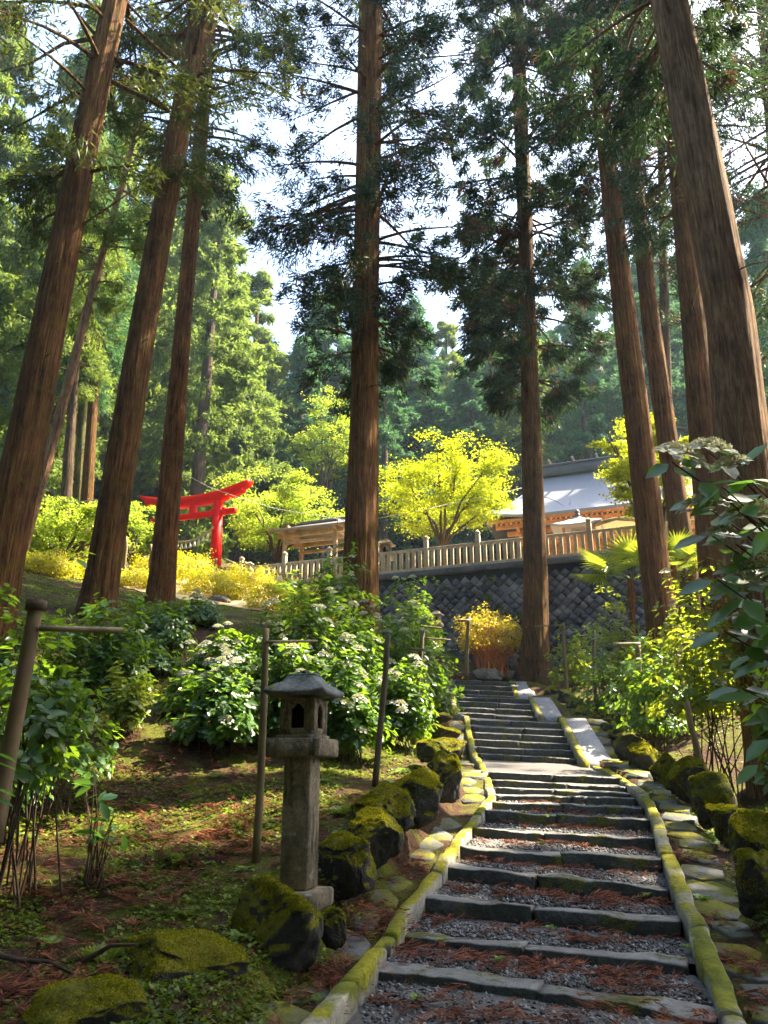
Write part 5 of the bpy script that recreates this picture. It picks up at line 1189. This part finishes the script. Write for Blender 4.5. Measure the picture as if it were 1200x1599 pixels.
mb.build('brackets', M['timber'], hall)
for x in np.arange(2.0, LEN-1.5, 2.9):
    mb = MB(); mb.tube([(x, 1.9, -.1), (x, 1.9, ez-.8)], .19, 16); mb.build('column', M['timber'], hall, True)
mb = MB(); mb.box((LEN/2, DEP/2+.6, (ez-.6)/2), (LEN-4.2, DEP-4.0, ez-.4), None, .02); mb.build('wall_panels', M['timber'], hall)
mb = MB(); mb.box((LEN/2, 1.75, .95), (LEN-3.4, .1, .1), None, .01); mb.box((LEN/2, 1.75, .62), (LEN-3.4, .08, .08), None, .01); mb.build('veranda_rail', M['timber'], hall)

# roofed pavilion at left of the balustrade
PB = P(497, 850, 38.6); PB[2] = TERR
pav = thing('water_pavilion', 'small open timber pavilion with low grey roof left of the central cedar', 'pavilion', PB, RZ)
pe = P(497, 834, 38.6)[2]-TERR; pr = pe+.62
mb = MB(); ww, dd = 2.15, 1.5
for sg in (-1, 1):
    G = np.array([[(x, sg*dd*(1-t), pe+(pr-pe)*(.7*t+.3*t*t)) for t in np.linspace(0, 1, 8)] for x in np.linspace(-ww, ww, 12)]); mb.grid(G, flip=sg < 0); G2 = G.copy(); G2[..., 2] -= .11; mb.grid(G2, flip=sg > 0)
    mb.box((0, sg*dd, pe-.05), (ww*2, .04, .13), None)
mb.box((-ww, -dd/2, pe+.22), (.05, dd*1.08, .14), np.array(Matrix.Rotation(math.atan2(pr-pe, dd), 3, 'X')) ); mb.box((ww, -dd/2, pe+.22), (.05, dd*1.08, .14), np.array(Matrix.Rotation(math.atan2(pr-pe, dd), 3, 'X')))
rf = mb.build('roof', M['roof_pale'], pav); mb = MB(); mb.box((0, 0, pr+.06), (ww*2+.1, .26, .16), None, .02); mb.build('ridge', M['ridge'], rf)
for sx in (-1, 1):
    for sy in (-1, 1): mb = MB(); mb.box((sx*1.45, sy*.95, pe/2-.1), (.17, .17, pe), None, .01); mb.build('post', M['timber_pale'], pav)
mb = MB()
for sy in (-1, 1): mb.box((0, sy*.95, pe-.22), (3.8, .16, .22), None, .01); mb.box((0, sy*.95, pe-.62), (3.1, .12, .16), None, .01)
for sx in (-1, 1): mb.box((sx*1.45, 0, pe-.12), (.16, 2.7, .2), None, .01); mb.box((sx*1.45, 0, pe+.2), (.1, 1.5, .5), None, .01)
for x in np.arange(-2, 2.05, .25): mb.box((x, -.75, pe+.20), (.06, 1.55, .07), np.array(Matrix.Rotation(math.atan2(pr-pe, dd), 3, 'X')))
mb.build('beams', M['timber_pale'], pav)
mb = MB(); mb.box((0, 0, .35), (1.9, .9, .7), None, .04); mb.build('basin', M['lantern'], pav)

# small pyramid roof in front of the hall
QB = P(906, 850, 33.6); QB[2] = TERR; qe = P(906, 828, 33.6)[2]-TERR; qt = P(920, 806, 33.6)[2]-TERR
kio = thing('roofed_notice_stand', 'small stand with white pyramid roof and finial behind the balustrade', 'stand', QB, RZ)
R = []
for t in np.linspace(0, 1, 9):
    r = 1.12*(1-t)**1.25+.07*t; z = qe+(qt-qe)*(t*.85+.15*t*t); ring = []
    for e in range(4):
        (ax, ay), (bx, by) = [((-1, -1), (1, -1)), ((1, -1), (1, 1)), ((1, 1), (-1, 1)), ((-1, 1), (-1, -1))][e]
        for q in np.linspace(0, 1, 6)[:-1]: ring.append(((ax+(bx-ax)*q)*r, (ay+(by-ay)*q)*r, z+.10*(abs(q-.5)*2)**3*(1-t)))
    R.append(ring)
mb = MB(); mb.loft(np.array([[(x, y, z-.08) for x, y, z in R[0]]]+R)); rf = mb.build('roof', M['roof_pale'], kio)
mb = MB(); mb.loft(np.array([[(math.cos(a)*r, math.sin(a)*r, qt+z) for a in np.arange(12)/12*6.283] for r, z in ((.13, 0), (.13, .07), (.08, .10), (.13, .18), (.10, .26), (.02, .34))])); mb.build('finial', M['ridge'], rf)
for sx in (-1, 1):
    for sy in (-1, 1): mb = MB(); mb.box((sx*.6, sy*.6, qe/2), (.12, .12, qe), None, .01); mb.build('post', M['timber'], kio)
mb = MB(); mb.box((0, 0, qe*.55), (1.05, 1.05, qe*.5), None, .02); mb.build('cabinet', M['timber'], kio)
UB = P(968, 850, 32.6); UB[2] = TERR; ue = P(968, 823, 32.6)[2]-TERR
aw = thing('awning', 'low tan rounded awning right of the white pyramid roof', 'awning', UB, RZ); mb = MB(); th = np.linspace(0, math.pi, 13)
mb.loft(np.array([[(math.cos(a)*1.0*q, y, ue-.05+math.sin(a)*.32*q) for a in th]+[(math.cos(a)*.95*q, y, ue-.09+math.sin(a)*.30*q) for a in th[::-1]] for y, q in ((-.7, .92), (-.4, 1), (.4, 1), (.7, .92))])); mb.build('canopy', M['tan'], aw, True)
for sx in (-1, 1):
    for y in (-.5, .5): mb = MB(); mb.tube([(sx*.93, y, -.05), (sx*.93, y, ue-.02)], .035, 8); mb.build('pole', M['timber_pale'], aw)

# overhead wires
def wire(label, pts, r=.009):
    q = np.array([P(*p) for p in pts]); base = q[0].copy(); mb = MB(); q = q-base; kk = np.linspace(0, 1, len(q)); k2 = np.linspace(0, 1, 30); q2 = np.stack([np.interp(k2, kk, q[:, j]) for j in range(3)], 1); q2[:, 2] -= np.sin(k2*math.pi)*.15
    mb.tube(q2, r, 5); tag(mb.build('overhead_wire', M['wire'], None, False, base), label, 'wire', 'overhead wires')
wire('thin pale wire slanting down from the slender cedar to the pavilion', [(262, 725, 22.6), (330, 757, 28), (430, 790, 34), (540, 812, 37)])
wire('thin wire crossing between the leaning cedars at left', [(2, 600, 15), (70, 752, 18), (105, 778, 20), (152, 780, 22)], .012)
wire('thin wire from the maple to the shrine hall roof', [(578, 812, 22.4), (700, 782, 34), (815, 762, 39)])

# ------------------------------------------------------------------ haze
hm = bpy.data.materials.new('air'); hm.use_nodes = True; hn_ = hm.node_tree; hn_.nodes.remove(hn_.nodes['Principled BSDF'])
pv = hn_.nodes.new('ShaderNodeVolumePrincipled'); pv.inputs['Color'].default_value = (.62, .82, 1, 1); pv.inputs['Density'].default_value = .0004; pv.inputs['Anisotropy'].default_value = .25
hn_.links.new(pv.outputs[0], hn_.nodes['Material Output'].inputs['Volume'])
mb = MB(); mb.box((0, 100, 60), (330, 268, 130)); hzo = mb.build('haze', hm); tag(hzo, kind='stuff')
hzo.visible_shadow = True
